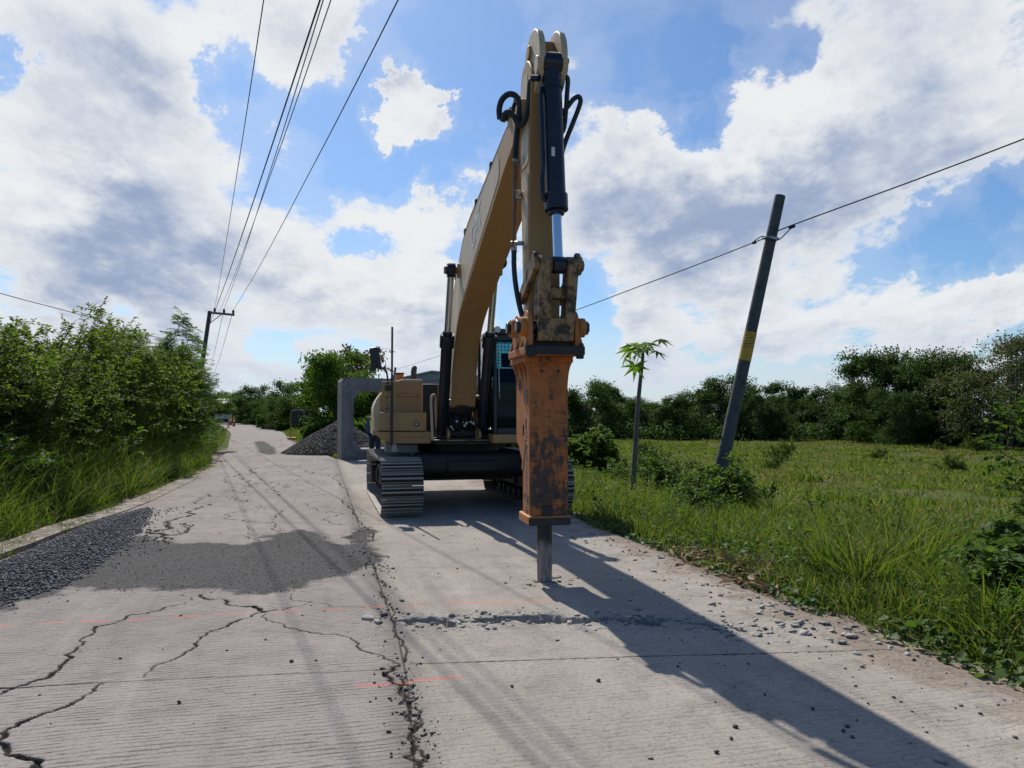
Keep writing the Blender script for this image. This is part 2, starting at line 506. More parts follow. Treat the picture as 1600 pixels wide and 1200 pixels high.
def fractal(pts, seed, amp=.12, it=4):
    rs = np.random.RandomState(seed)
    p = [np.array(q, float) for q in pts]
    for _ in range(it):
        o = [p[0]]
        for a, b in zip(p[:-1], p[1:]):
            d = b - a
            o += [(a + b) / 2 + np.array([-d[1], d[0]]) * rs.uniform(-amp, amp), b]
        p = o
    return np.array(p)
def gpts(pp):
    return [G(x, y)[:2] for x, y in pp]
def seg_dist(X, Y, line, reach):
    """distance to a polyline and the place along it (0..1), only within reach"""
    D = np.full(X.shape, 9.0)
    U = np.zeros(X.shape)
    n = len(line) - 1
    for i in range(n):
        a, b = line[i], line[i + 1]
        lo, hi = np.minimum(a, b) - reach, np.maximum(a, b) + reach
        k = np.nonzero((X > lo[0]) & (X < hi[0]) & (Y > lo[1]) & (Y < hi[1]))
        if not len(k[0]):
            continue
        d = b - a
        L = d @ d + 1e-12
        u = np.clip(((X[k] - a[0]) * d[0] + (Y[k] - a[1]) * d[1]) / L, 0, 1)
        e = np.hypot(X[k] - a[0] - u * d[0], Y[k] - a[1] - u * d[1])
        m = e < D[k]
        kk = tuple(q[m] for q in k)
        D[kk] = e[m]
        U[kk] = (i + u[m]) / n
    return D, U
def poly_sd(X, Y, poly):
    """signed distance to an outline, negative inside"""
    D = np.full(X.shape, 1e9)
    ins = np.zeros(X.shape, bool)
    n = len(poly)
    for i in range(n):
        a, b = poly[i], poly[(i + 1) % n]
        d = b - a
        u = np.clip(((X - a[0]) * d[0] + (Y - a[1]) * d[1]) / (d @ d + 1e-12), 0, 1)
        D = np.minimum(D, np.hypot(X - a[0] - u * d[0], Y - a[1] - u * d[1]))
        c = ((a[1] > Y) != (b[1] > Y)) & (X < (b[0] - a[0]) * (Y - a[1]) / (b[1] - a[1] + 1e-12) + a[0])
        ins ^= c
    return np.where(ins, -D, D)
def inside(X, Y, poly):
    return poly_sd(np.asarray(X), np.asarray(Y), np.asarray(poly)) < 0

# crack runs: (picture points, half width near, half width far, jitter)
CRACKS = [
    ([(-60, 1110), (40, 1070), (105, 1030), (125, 1000), (205, 960), (250, 953), (300, 933)], .022, .010, .16),
    ([(-60, 1078), (45, 1073), (165, 1066)], .020, .006, .03),
    ([(160, 1068), (130, 1090), (60, 1118), (10, 1140), (-5, 1160), (20, 1180), (60, 1205)], .010, .035, .2),
    ([(225, 1058), (245, 1038), (290, 1018), (310, 1000), (350, 980), (400, 958), (432, 952)], .008, .018, .15),
    ([(312, 928), (345, 936), (385, 948), (410, 955)], .020, .025, .2),
    ([(415, 958), (445, 975), (500, 990), (560, 1005), (600, 1025), (625, 1040)], .006, .012, .16),
    ([(440, 953), (490, 938)], .010, .003, .1),
    ([(625, 1040), (612, 1060), (622, 1085), (640, 1105), (650, 1130), (645, 1160), (655, 1200)], .020, .012, .22),
    ([(625, 1060), (645, 1075), (648, 1095), (660, 1130), (652, 1165), (660, 1205)], .008, .010, .22),
    ([(578, 880), (592, 905), (605, 940), (618, 980), (628, 1010), (632, 1035)], .008, .010, .08),
    ([(229, 833), (262, 818), (285, 808), (303, 785), (332, 770)], .035, .014, .2),
    ([(229, 833), (270, 836), (288, 830), (287, 818)], .035, .020, .2),
    ([(300, 790), (345, 786), (390, 783)], .006, .004, .1),
    ([(405, 790), (440, 762), (468, 745), (480, 738)], .012, .010, .25),
    ([(385, 850), (398, 815), (405, 790)], .010, .010, .25),
    ([(372, 742), (395, 735), (432, 727)], .025, .015, .2),
    ([(532, 740), (545, 775), (560, 815), (572, 850), (580, 880)], .010, .012, .05),
    ([(400, 745), (392, 760), (408, 778)], .014, .010, .3),
    ([(440, 727), (470, 735), (478, 748)], .016, .012, .3),
    ([(392, 783), (400, 768), (388, 752), (372, 742)], .012, .010, .3),
    ([(432, 727), (420, 742), (440, 762)], .010, .008, .3), ([(478, 748), (500, 770), (520, 800), (548, 820)], .010, .008, .25),
    ([(332, 770), (352, 752), (372, 742)], .012, .010, .25), ([(410, 790), (430, 806), (420, 836)], .009, .007, .3),
    ([(455, 868 + 60), (478, 940), (520, 948), (590, 950)], .004, .003, .2), ([(262, 848), (250, 838), (229, 833)], .03, .03, .2),
]
JOINTS = [([(640, 1040), (800, 1035), (1000, 1028), (1180, 1024), (1420, 1016)], .004),
          ([(575, 887), (700, 889), (830, 889)], .004), ([(590, 748), (530, 747)], .012),
          ([(160, 1066), (625, 1045)], .002), ([(150, 800), (560, 822)], .004), ([(250, 768), (545, 775)], .004)]
TRENCH = [(628, 972), (700, 976), (760, 972), (830, 968), (950, 970), (1000, 975), (1060, 974), (1130, 982), (1165, 990)]
ASPHALT = [(-120, 960), (-40, 900), (60, 870), (150, 852), (222, 838), (262, 848), (330, 849), (385, 851), (420, 836), (470, 827), (505, 838), (548, 853), (556, 826), (566, 822),
           (583, 862), (586, 885), (545, 895), (500, 908), (445, 925), (395, 927), (350, 922), (318, 916), (308, 926), (280, 919), (240, 917), (190, 922), (140, 917), (110, 919), (40, 945), (-30, 965), (-90, 980)]
PATCH2 = [(397, 691), (412, 690), (428, 700), (433, 710), (420, 712), (405, 708)]
def road_fields(X, Y):
    s, t = st(X, Y)
    crk = np.full(X.shape, .06)
    dep = np.zeros(X.shape)
    for i, (pp, w0, w1, am) in enumerate(CRACKS):
        ln = fractal(gpts(pp), 100 + i, am * 1.25, 5)
        D, U = seg_dist(X, Y, ln, .12)
        w = .46 * (w0 + (w1 - w0) * U) * (.05 + 1.9 * fbm(X * 11, Y * 11, 40 + i, 3)) * np.clip(np.hypot(X, Y) / 6, 1, 3.5)
        crk = np.minimum(crk, D - w)
    for i, (pp, w) in enumerate(JOINTS):
        D, U = seg_dist(X, Y, fractal(gpts(pp), 300 + i, .004, 3), .08)
        crk = np.minimum(crk, D - w * (.3 + 1.2 * vnoise(X * 6, Y * 6, 9)))
    tr, U = seg_dist(X, Y, fractal(gpts(TRENCH), 77, .12, 4), .5)
    n = fbm(X * 7, Y * 7, 21, 4)
    tw = np.clip(.055 + .26 * (n - .40), .006, .13)
    tw = tw * (1 - .75 * sstep(U, .60, .78))
    trf = 1 - sstep(tr, tw * .5, tw * 1.15)
    asp = poly_sd(X, Y, fractal(gpts(ASPHALT) + gpts(ASPHALT[:1]), 55, .12, 2)[:-1])
    asp = np.minimum(asp, poly_sd(X, Y, fractal(gpts(PATCH2) + gpts(PATCH2[:1]), 56, .2, 3)[:-1]))
    dep = -.028 * (1 - sstep(crk, -.012, .004)) - .11 * trf * (.5 + n)
    rim = np.exp(-((tr - tw * 1.6) / .06) ** 2) * .035 * np.clip(fbm(X * 14, Y * 14, 5, 3) - .42, 0, 1)
    rim = rim + np.exp(-((tr - .18) / .16) ** 2) * .022 * np.clip(fbm(X * 22, Y * 22, 6, 2) - .5, 0, 1)
    rgh = sstep(t, 2.5, 3.5) * np.clip(fbm(X * 4, Y * 4, 8, 4) - .5, 0, 1) * .07
    z = dep + rim + rgh + .010 * (fbm(X * .7, Y * .7, 3, 3) - .5) + .006 * (1 - sstep(asp, -.04, .02))
    z += .010 * sstep(t, .50, .535)                      # the newer slab stands a little higher
    z -= .05 * sstep(np.abs(t - .25), 3.25, 3.5)
    return z, crk, asp, tr
PAINT = [((-30, 980), (15, 978)), ((68, 974), (104, 971)), ((128, 971), (168, 970)), ((205, 969), (236, 966)), ((272, 965), (312, 961)), ((338, 960), (388, 957)), ((428, 957), (466, 954)),
         ((508, 953), (537, 950)), ((570, 950), (598, 947)), ((640, 947), (660, 946)), ((700, 945), (800, 944)), ((815, 943), (870, 940)), ((560, 1071), (604, 1069)), ((612, 1068), (718, 1061))]
def make_road():
    V, Fq, at = [], [], {k: [] for k in ('crk', 'asp', 'tr', 'lane', 'pnt', 'edge')}
    base = 0
    for (s0, s1, ds, t0, t1, dt) in ((1.2, 2.6, .05, -3.3, 4.0, .05), (2.6, 6.6, .0105, -3.3, 4.0, .0120), (6.6, 13, .022, -3.3, 4.0, .022), (13, 26, .05, -3.3, 4.0, .045)):
        S, T = np.meshgrid(np.arange(s0, s1 + ds * .5, ds), np.arange(t0, t1 + dt * .5, dt), indexing='ij')
        S[-1, :] = s1
        # ragged outer edges of the slabs
        X, Y = S * RD[0] + T * RT[0], S * RD[1] + T * RT[1]
        z, crk, asp, tr = road_fields(X, Y)
        pn = np.full(X.shape, .1)
        for a, b in PAINT:
            D, U = seg_dist(X, Y, np.array([G(*a)[:2], G(*b)[:2]]), .1)
            pn = np.minimum(pn, D - .018)
        n, k = X.shape
        i = np.arange(n * k).reshape(n, k) + base
        base += n * k
        V.append(np.stack([X, Y, z], -1).reshape(-1, 3))
        Fq.append(np.stack([i[:-1, :-1], i[:-1, 1:], i[1:, 1:], i[1:, :-1]], -1).reshape(-1, 4)[:, ::-1])
        edge = np.maximum(T - 3.45, -T - 2.95)
        for kk, a in zip(('crk', 'asp', 'tr', 'lane', 'pnt', 'edge'), (crk, asp, tr, T - np.interp(S, [2.4, 3.3, 4.4, 5.2], [.34, .40, .49, .52]), pn, edge)):
            at[kk].append(a.ravel())
    me = np_mesh('road', np.concatenate(V), np.concatenate(Fq), True, {k: np.concatenate(a) for k, a in at.items()})
    tag(link('road', me, road_mat()), kind='structure')
    # the road beyond, bending to the left
    Lp = np.array([(-9.42, 24.2), (-9.75, 25.6), (-11.5, 31), (-15.8, 43), (-24.6, 67), (-42.6, 112), (-80, 205)])
    Rp = np.array([(-5.40, 24.0), (-5.85, 25.6), (-7.5, 30), (-12.4, 43), (-21.2, 70), (-38, 112), (-73, 205)])
    Lp, Rp = np.array(spline(Lp, 24)), np.array(spline(Rp, 24))
    k = 28
    vs = np.array([[*(Lp[i] + (Rp[i] - Lp[i]) * j / (k - 1)), .012] for i in range(len(Lp)) for j in range(k)])
    vs[:, 2] = .03 - .045 * (1 - sstep(vs[:, 1], 24.0, 27.0))
    i = np.arange(len(vs)).reshape(-1, k)
    fq = np.stack([i[:-1, :-1], i[:-1, 1:], i[1:, 1:], i[1:, :-1]], -1).reshape(-1, 4)[:, ::-1]
    asp = poly_sd(vs[:, 0], vs[:, 1], np.array(gpts(PATCH2)))
    me = np_mesh('far_road', vs, fq, True, {'crk': np.full(len(vs), .06), 'asp': asp, 'tr': np.full(len(vs), 1.), 'lane': np.full(len(vs), -1.), 'pnt': np.full(len(vs), .1), 'edge': np.full(len(vs), -1.)})
    tag(link('far_road', me, M['road']), kind='structure')
def road_mat():
    m, g, b, out = material('concrete_road')
    M['road'] = m
    co = g.n('ShaderNodeTexCoord').outputs['Object']
    mp = g.n('ShaderNodeMapping', {'Vector': co, 'Rotation': (0, 0, R(-14))}).outputs[0]
    sp = g.n('ShaderNodeSeparateXYZ', {0: mp})
    big = g.noise(co, .45, 5, .6)
    mid = g.noise(co, 3.2, 7, .65)
    fine = g.noise(co, 55, 5, .65)
    grit = g.noise(co, 220, 3, .6)
    crk, asp, tr, lane, pnt, edge = (g.attr(k) for k in ('crk', 'asp', 'tr', 'lane', 'pnt', 'edge'))
    # tining: grooves across the road, broken up by wear
    wobn = g.noise(g.vm('MULTIPLY', mp, (.9, 3, 1)), 1.0, 3, .6)
    ph = g.m('ADD', g.m('MULTIPLY', sp.outputs[1], 23.0), g.m('MULTIPLY', wobn, 3.0))
    fr = g.m('ABSOLUTE', g.m('SUBTRACT', g.m('FRACT', ph), .5))
    gn2 = g.noise(g.vm('MULTIPLY', mp, (9, 46, 1)), 1.0, 4, .7)
    groove = g.m('MULTIPLY', g.ss(g.m('ADD', fr, g.m('MULTIPLY', g.m('SUBTRACT', gn2, .5), .5)), .19, .06), g.ss(gn2, .62, .42))
    old = g.ss(g.m('ADD', lane, g.m('MULTIPLY', g.m('SUBTRACT', mid, .5), .05)), .01, -.01)
    gamt = g.mix(old, (.38, .38, .38), (1, 1, 1))
    gsp = g.n('ShaderNodeSeparateXYZ', {0: gamt}).outputs[0]
    gamt = g.m('MULTIPLY', gsp, g.ss(mid, .25, .6))
    gr = g.m('MULTIPLY', groove, gamt)
    c_old = g.mix(g.ss(big, .3, .7), (.345, .303, .280), (.27, .240, .224))
    c_new = g.mix(g.ss(big, .3, .7), (.395, .350, .300), (.315, .282, .245))
    c = g.mix(old, c_new, c_old)
    c = g.mix(g.ss(mid, .45, .8), c, (.27, .245, .215))
    c = g.mix(g.m('MULTIPLY', g.ss(fine, .45, .70), .5), c, (.12, .11, .10))
    pit = g.n('ShaderNodeTexVoronoi', {'Vector': g.vm('ADD', co, g.vm('SCALE', g.noise(co, 30, 2, .5, col=True), sc=.03)), 'Scale': 42.0})
    c = g.mix(g.m('MULTIPLY', g.m('MULTIPLY', g.ss(pit.outputs['Distance'], .22, .10), g.ss(mid, .40, .60)), .7), c, (.075, .068, .062))
    c = g.mix(g.m('MULTIPLY', g.ss(grit, .58, .75), .5), c, (.46, .43, .40))
    c = g.mix(g.m('MULTIPLY', gr, .62), c, (.085, .078, .072))
    # dust of broken concrete beside the trench and dirt along the outer edges
    dust = g.m('MULTIPLY', g.ss(g.m('ADD', tr, g.m('MULTIPLY', g.m('SUBTRACT', mid, .5), .5)), .40, .08), .6)
    c = g.mix(dust, c, g.mix(g.ss(fine, .4, .65), (.37, .345, .31), (.20, .185, .17)))
    ed = g.ss(g.m('ADD', edge, g.m('MULTIPLY', g.m('SUBTRACT', g.noise(co, 1.6, 6, .65), .5), 2.2)), -.35, .12)
    c = g.mix(g.m('MULTIPLY', ed, .85), c, g.mix(g.ss(fine, .35, .7), (.30, .24, .185), (.15, .12, .095)))
    trk = g.noise(g.vm('MULTIPLY', mp, (2.4, .22, 1)), 1.0, 5, .62)
    c = g.mix(g.m('MULTIPLY', g.ss(trk, .52, .70), .38), c, (.155, .138, .122))
    c = g.mix(g.m('MULTIPLY', g.ss(trk, .46, .30), .30), c, (.45, .405, .355))
    blot = g.noise(co, 1.9, 6, .7, .6)
    c = g.mix(g.m('MULTIPLY', g.ss(blot, .60, .70), .45), c, (.16, .145, .13))
    stain = g.ss(g.noise(g.vm('ADD', co, (4, 9, 0)), 1.1, 5, .6), .62, .74)
    c = g.mix(g.m('MULTIPLY', stain, .35), c, (.20, .17, .145))
    jl = g.m('ABSOLUTE', lane)
    jd = g.m('MULTIPLY', g.ss(g.m('ADD', jl, g.m('MULTIPLY', g.m('SUBTRACT', mid, .5), .5)), .20, .0), .5)
    c = g.mix(jd, c, g.mix(fine, (.10, .088, .076), (.17, .15, .13)))
    c = g.mix(g.m('MULTIPLY', g.ss(g.m('ADD', jl, g.m('MULTIPLY', g.m('SUBTRACT', fine, .5), .02)), .009, .003), .8), c, (.035, .03, .027))
    # red spray marks
    p = g.m('MULTIPLY', g.ss(g.m('ADD', pnt, g.m('MULTIPLY', g.m('SUBTRACT', fine, .5), .06)), .010, -.012), .62)
    c = g.mix(p, c, (.60, .17, .12))
    # asphalt patch with sandy rim
    aspn = g.m('ADD', asp, g.m('ADD', g.m('MULTIPLY', g.m('SUBTRACT', mid, .5), .75), g.m('MULTIPLY', g.m('SUBTRACT', fine, .5), .28)))
    fa = g.ss(aspn, .05, -.05)
    vor = g.n('ShaderNodeTexVoronoi', {'Vector': co, 'Scale': 75.0})
    ac = g.mix(g.ss(big, .35, .65), (.034, .033, .034), (.055, .053, .052))
    ac = g.mix(g.m('MULTIPLY', g.n('ShaderNodeSeparateColor', {0: vor.outputs['Color']}).outputs[0], .65), ac, (.17, .165, .16))
    ac = g.mix(g.m('MULTIPLY', g.ss(mid, .5, .8), .35), ac, (.10, .095, .088))
    c = g.mix(fa, c, ac)
    crn = g.m('ADD', crk, g.m('MULTIPLY', g.m('SUBTRACT', fine, .5), .012))
    fc = g.m('MULTIPLY', g.ss(crn, .009, -.001), g.m('SUBTRACT', 1.0, g.m('MULTIPLY', fa, .8)))
    c = g.mix(g.m('MULTIPLY', fc, .94), c, (.018, .016, .014))
    g.put(b.inputs['Base Color'], c)
    b.inputs['Roughness'].default_value = .9
    b.inputs['Specular IOR Level'].default_value = .08
    h = g.m('ADD', g.m('MULTIPLY', gr, -.9), g.m('ADD', g.m('MULTIPLY', fine, .7), g.m('MULTIPLY', grit, .35)))
    h = g.m('ADD', h, g.m('MULTIPLY', fa, g.m('MULTIPLY', vor.outputs['Distance'], -1.6)))
    bp = g.n('ShaderNodeBump', {'Strength': .75, 'Distance': .007, 'Height': h})
    g.put(b.inputs['Normal'], bp.outputs[0])
    return m

# ---------------------------------------------------------------- loose stones
def ico():
    bm = bmesh.new()
    bmesh.ops.create_icosphere(bm, subdivisions=1, radius=1)
    v = np.array([q.co[:] for q in bm.verts])
    f = np.array([[q.index for q in p.verts] for p in bm.faces])
    bm.free()
    return v, f
IV, IF = ico()
def stones(name, pos, size, flat, seed, mat, jit=.35):
    rs = np.random.RandomState(seed)
    n = len(pos)
    v = IV[None] * (1 + rs.uniform(-jit, jit, (n, len(IV), 1)))
    sc = np.stack([rs.uniform(.7, 1.3, n), rs.uniform(.6, 1.1, n), flat * rs.uniform(.6, 1.3, n)], -1) * np.asarray(size)[:, None]
    v = v * sc[:, None]
    a = rs.uniform(0, 6.28, n)
    b = rs.uniform(-.4, .4, n)
    ca, sa, cb, sb = np.cos(a), np.sin(a), np.cos(b), np.sin(b)
    x, y, z = v[..., 0], v[..., 1], v[..., 2]
    x, z = x * cb[:, None] + z * sb[:, None], -x * sb[:, None] + z * cb[:, None]
    x, y = x * ca[:, None] - y * sa[:, None], x * sa[:, None] + y * ca[:, None]
    v = np.stack([x, y, z], -1) + np.asarray(pos)[:, None]
    f = (IF[None] + (np.arange(n) * len(IV))[:, None, None]).reshape(-1, 3)
    me = np_mesh(name, v.reshape(-1, 3), f, False, {'rnd': np.repeat(rs.rand(n), len(IV))})
    return link(name, me, mat)
def stonemat(name, c1, c2):
    m, g, b, out = material(name)
    co = g.n('ShaderNodeTexCoord').outputs['Object']
    c = g.mix(g.attr('rnd'), c1, c2)
    c = g.mix(g.m('MULTIPLY', g.noise(co, 60, 4, .6), .5), c, (c1[0] * .5, c1[1] * .5, c1[2] * .5))
    g.put(b.inputs['Base Color'], c)
    b.inputs['Roughness'].default_value = .85
    return m
M['gravel'] = stonemat('blue_grey_gravel', (.078, .077, .084), (.185, .183, .195))
M['rubble'] = stonemat('concrete_rubble', (.29, .268, .24), (.44, .41, .365))
M['darkstone'] = stonemat('dark_stone', (.06, .055, .05), (.16, .145, .13))
M['heap'] = stonemat('heap_gravel', (.040, .035, .034), (.095, .086, .082))
def road_z(x, y):
    return road_fields(np.asarray(x, float), np.asarray(y, float))[0]

def make_stones():
    rs = np.random.RandomState(4)
    # blue-grey gravel spread along the left edge
    poly = np.array(gpts([(-200, 1000), (-120, 890), (0, 872), (80, 838), (150, 812), (200, 800), (232, 792), (240, 800), (222, 832), (190, 858), (165, 880), (110, 915), (60, 930), (0, 950), (-80, 985)]))
    lo, hi = poly.min(0), poly.max(0)
    q = lo + rs.rand(95000, 2) * (hi - lo)
    sd = poly_sd(q[:, 0], q[:, 1], poly)
    keep = (sd < 0) & (rs.rand(len(q)) < np.clip(.12 - sd * 1.6, 0, 1)) | ((sd < .6) & (rs.rand(len(q)) < .03 * np.exp(-np.clip(sd, 0, 1) * 4)))
    q, sd = q[keep], sd[keep]
    sz = .006 + .012 * rs.rand(len(q)) ** 1.6
    z = road_z(q[:, 0], q[:, 1]) + np.clip(-sd, 0, .5) * .09 * rs.rand(len(q)) + sz * .4
    tag(stones('gravel', np.column_stack([q, z]), sz, .75, 1, M['gravel']), kind='stuff', label='loose blue grey gravel spread along the left road edge', cat='gravel')
    # fine loose stones on the asphalt patch and along the cracks
    poly = np.array(gpts(ASPHALT))
    lo, hi = poly.min(0), poly.max(0)
    q = lo + rs.rand(9000, 2) * (hi - lo)
    sd = poly_sd(q[:, 0], q[:, 1], poly)
    q = q[(sd < .15)][:3500]
    sz = .002 + .006 * rs.rand(len(q)) ** 3
    pts = [np.column_stack([q, road_z(q[:, 0], q[:, 1]) + sz * .3])]
    szs = [sz]
    # scattered dark crumbs on both slabs
    s, t = rs.uniform(2.4, 13, 900), rs.uniform(-3, 3.6, 900)
    s, t = np.concatenate([s, rs.uniform(2.4, 12, 1300)]), np.concatenate([t, rs.normal(3.2, .6, 1300)])
    x, y = s * RD[0] + t * RT[0], s * RD[1] + t * RT[1]
    sz = .002 + .012 * rs.rand(len(x)) ** 6
    pts.append(np.column_stack([x, y, road_z(x, y) + sz * .3])); szs.append(sz)
    for pp, n, w in (([(590, 880), (605, 940), (625, 1040), (640, 1100), (660, 1190)], 500, .07), ([(556, 826), (575, 870), (600, 900)], 300, .08)):
        ln = fractal(gpts(pp), 3, .05, 4)
        k = rs.randint(0, len(ln) - 1, n)
        xy = ln[k] + (ln[k + 1] - ln[k]) * rs.rand(n, 1) + rs.normal(0, w, (n, 2))
        sz = .003 + .013 * rs.rand(n) ** 5
        pts.append(np.column_stack([xy, road_z(xy[:, 0], xy[:, 1]) + sz * .3])); szs.append(sz)
    big = np.array([G(*p)[:2] for p in [(280, 1099), (800, 1077), (1408, 1101), (1195, 1090), (1118, 1101), (1143, 1158), (415, 1000), (456, 1034), (935, 1068), (1332, 1156), (1150, 1140), (1270, 1112), (1532, 1120), (1120, 1180)]])
    sz = rs.uniform(.007, .017, len(big))
    pts.append(np.column_stack([big, road_z(big[:, 0], big[:, 1]) + sz * .4])); szs.append(sz)
    tag(stones('loose_stones', np.concatenate(pts), np.concatenate(szs), .65, 2, M['darkstone']), kind='stuff', label='small dark stones scattered over the concrete road', cat='stones')
    # pale concrete rubble beside the chiselled trench and the chisel
    ln = fractal(gpts(TRENCH), 77, .12, 4)
    k = rs.randint(0, len(ln) - 1, 1500)
    xy = ln[k] + (ln[k + 1] - ln[k]) * rs.rand(1500, 1) + rs.normal(0, .12, (1500, 2)) + np.array([0, .02])
    sz = .003 + .024 * rs.rand(1500) ** 8
    c = G(852, 912)[:2]
    an, rr = rs.uniform(0, 6.28, 150), .07 + np.abs(rs.normal(0, .16, 150))
    xy2 = c + np.column_stack([np.cos(an), np.sin(an)]) * rr[:, None]
    sz2 = .004 + .022 * rs.rand(150) ** 4
    ln3 = fractal(gpts([(900, 830), (990, 850), (1090, 905), (1200, 950), (1290, 985), (1400, 1020)]), 8, .06, 4)
    k3 = rs.randint(0, len(ln3) - 1, 1500)
    xy3 = ln3[k3] + (ln3[k3 + 1] - ln3[k3]) * rs.rand(1500, 1) + rs.normal(0, .26, (1500, 2))
    sz3 = .0025 + .032 * rs.rand(1500) ** 12
    xy4 = np.array([G(*p)[:2] for p in [(870, 1003), (1190, 952), (1230, 962), (1252, 975), (1270, 985), (1300, 990), (1215, 975), (1285, 978), (1470, 1193), (985, 940), (1000, 955), (600, 962), (575, 968), (590, 975), (1330, 1000)]])
    sz4 = rs.uniform(.02, .05, len(xy4))
    xy, sz = np.concatenate([xy, xy2, xy3, xy4]), np.concatenate([sz, sz2, sz3, sz4])
    tag(stones('rubble', np.column_stack([xy, road_z(xy[:, 0], xy[:, 1]) + sz * .25]), sz, .30, 3, M['rubble'], .6), kind='stuff', label='broken pale concrete rubble along the chiselled trench', cat='rubble')

def make_kerb():
    """flat pinkish edge strip along the left side of the road"""
    m = worn('edge_strip_concrete', (.32, .265, .23), (.15, .12, .09), .9, scale=3.5, lo=.40, hi=.62, bump=.6)
    pts = np.array(spline(gpts([(-160, 910), (0, 862), (110, 822), (215, 788), (300, 748)]), 8))
    d = np.gradient(pts, axis=0)
    d /= np.linalg.norm(d, axis=1)[:, None]
    nrm = np.column_stack([-d[:, 1], d[:, 0]])
    rs = np.random.RandomState(2)
    w = .09 + .04 * rs.rand(len(pts))
    a, b = pts + nrm * (w[:, None] + .12), pts - nrm * w[:, None]
    mb = MB()
    n = len(pts)
    vs = [(*p, .022) for p in a] + [(*p, .012) for p in b] + [(*p, -.1) for p in b] + [(*p, -.1) for p in a]
    fs = []
    for i in range(n - 1):
        for r0, r1 in ((0, 1), (1, 2), (3, 0)):
            fs.append((r0 * n + i, r1 * n + i, r1 * n + i + 1, r0 * n + i + 1))
    mb.add(vs, fs)
    tag(mb.build('road_edge_strip', m), kind='structure')
make_terrain()
make_road()
make_stones()
make_kerb()
# ---------------------------------------------------------------- the excavator with its hydraulic hammer
A_UP, A_TR = R(11.5), R(13.8)
FR_UP = ((math.sin(A_UP), -math.cos(A_UP)), (math.cos(A_UP), math.sin(A_UP)))     # u: forward (towards the hammer), v: to the picture's right
FR_TR = ((math.sin(A_TR), -math.cos(A_TR)), (math.cos(A_TR), math.sin(A_TR)))
SW = np.array([-.996, 13.2705])                                                   # swing centre
def upl(px, py, v=None, d=None):
    """a picture point as (u, v, z) of the upper structure, at lateral place v or at distance d"""
    r = ray(px, py)
    e, rr = np.array(FR_UP[0]), np.array(FR_UP[1])
    if d is None:
        A = np.array([[e[0], -r[0]], [e[1], -1]])
        u, d = np.linalg.solve(A, -(SW + v * rr))
        return (u, v, CAMZ + d * r[2])
    w = np.array([r[0] * d, d]) - SW
    return (w @ e, w @ rr, CAMZ + d * r[2])

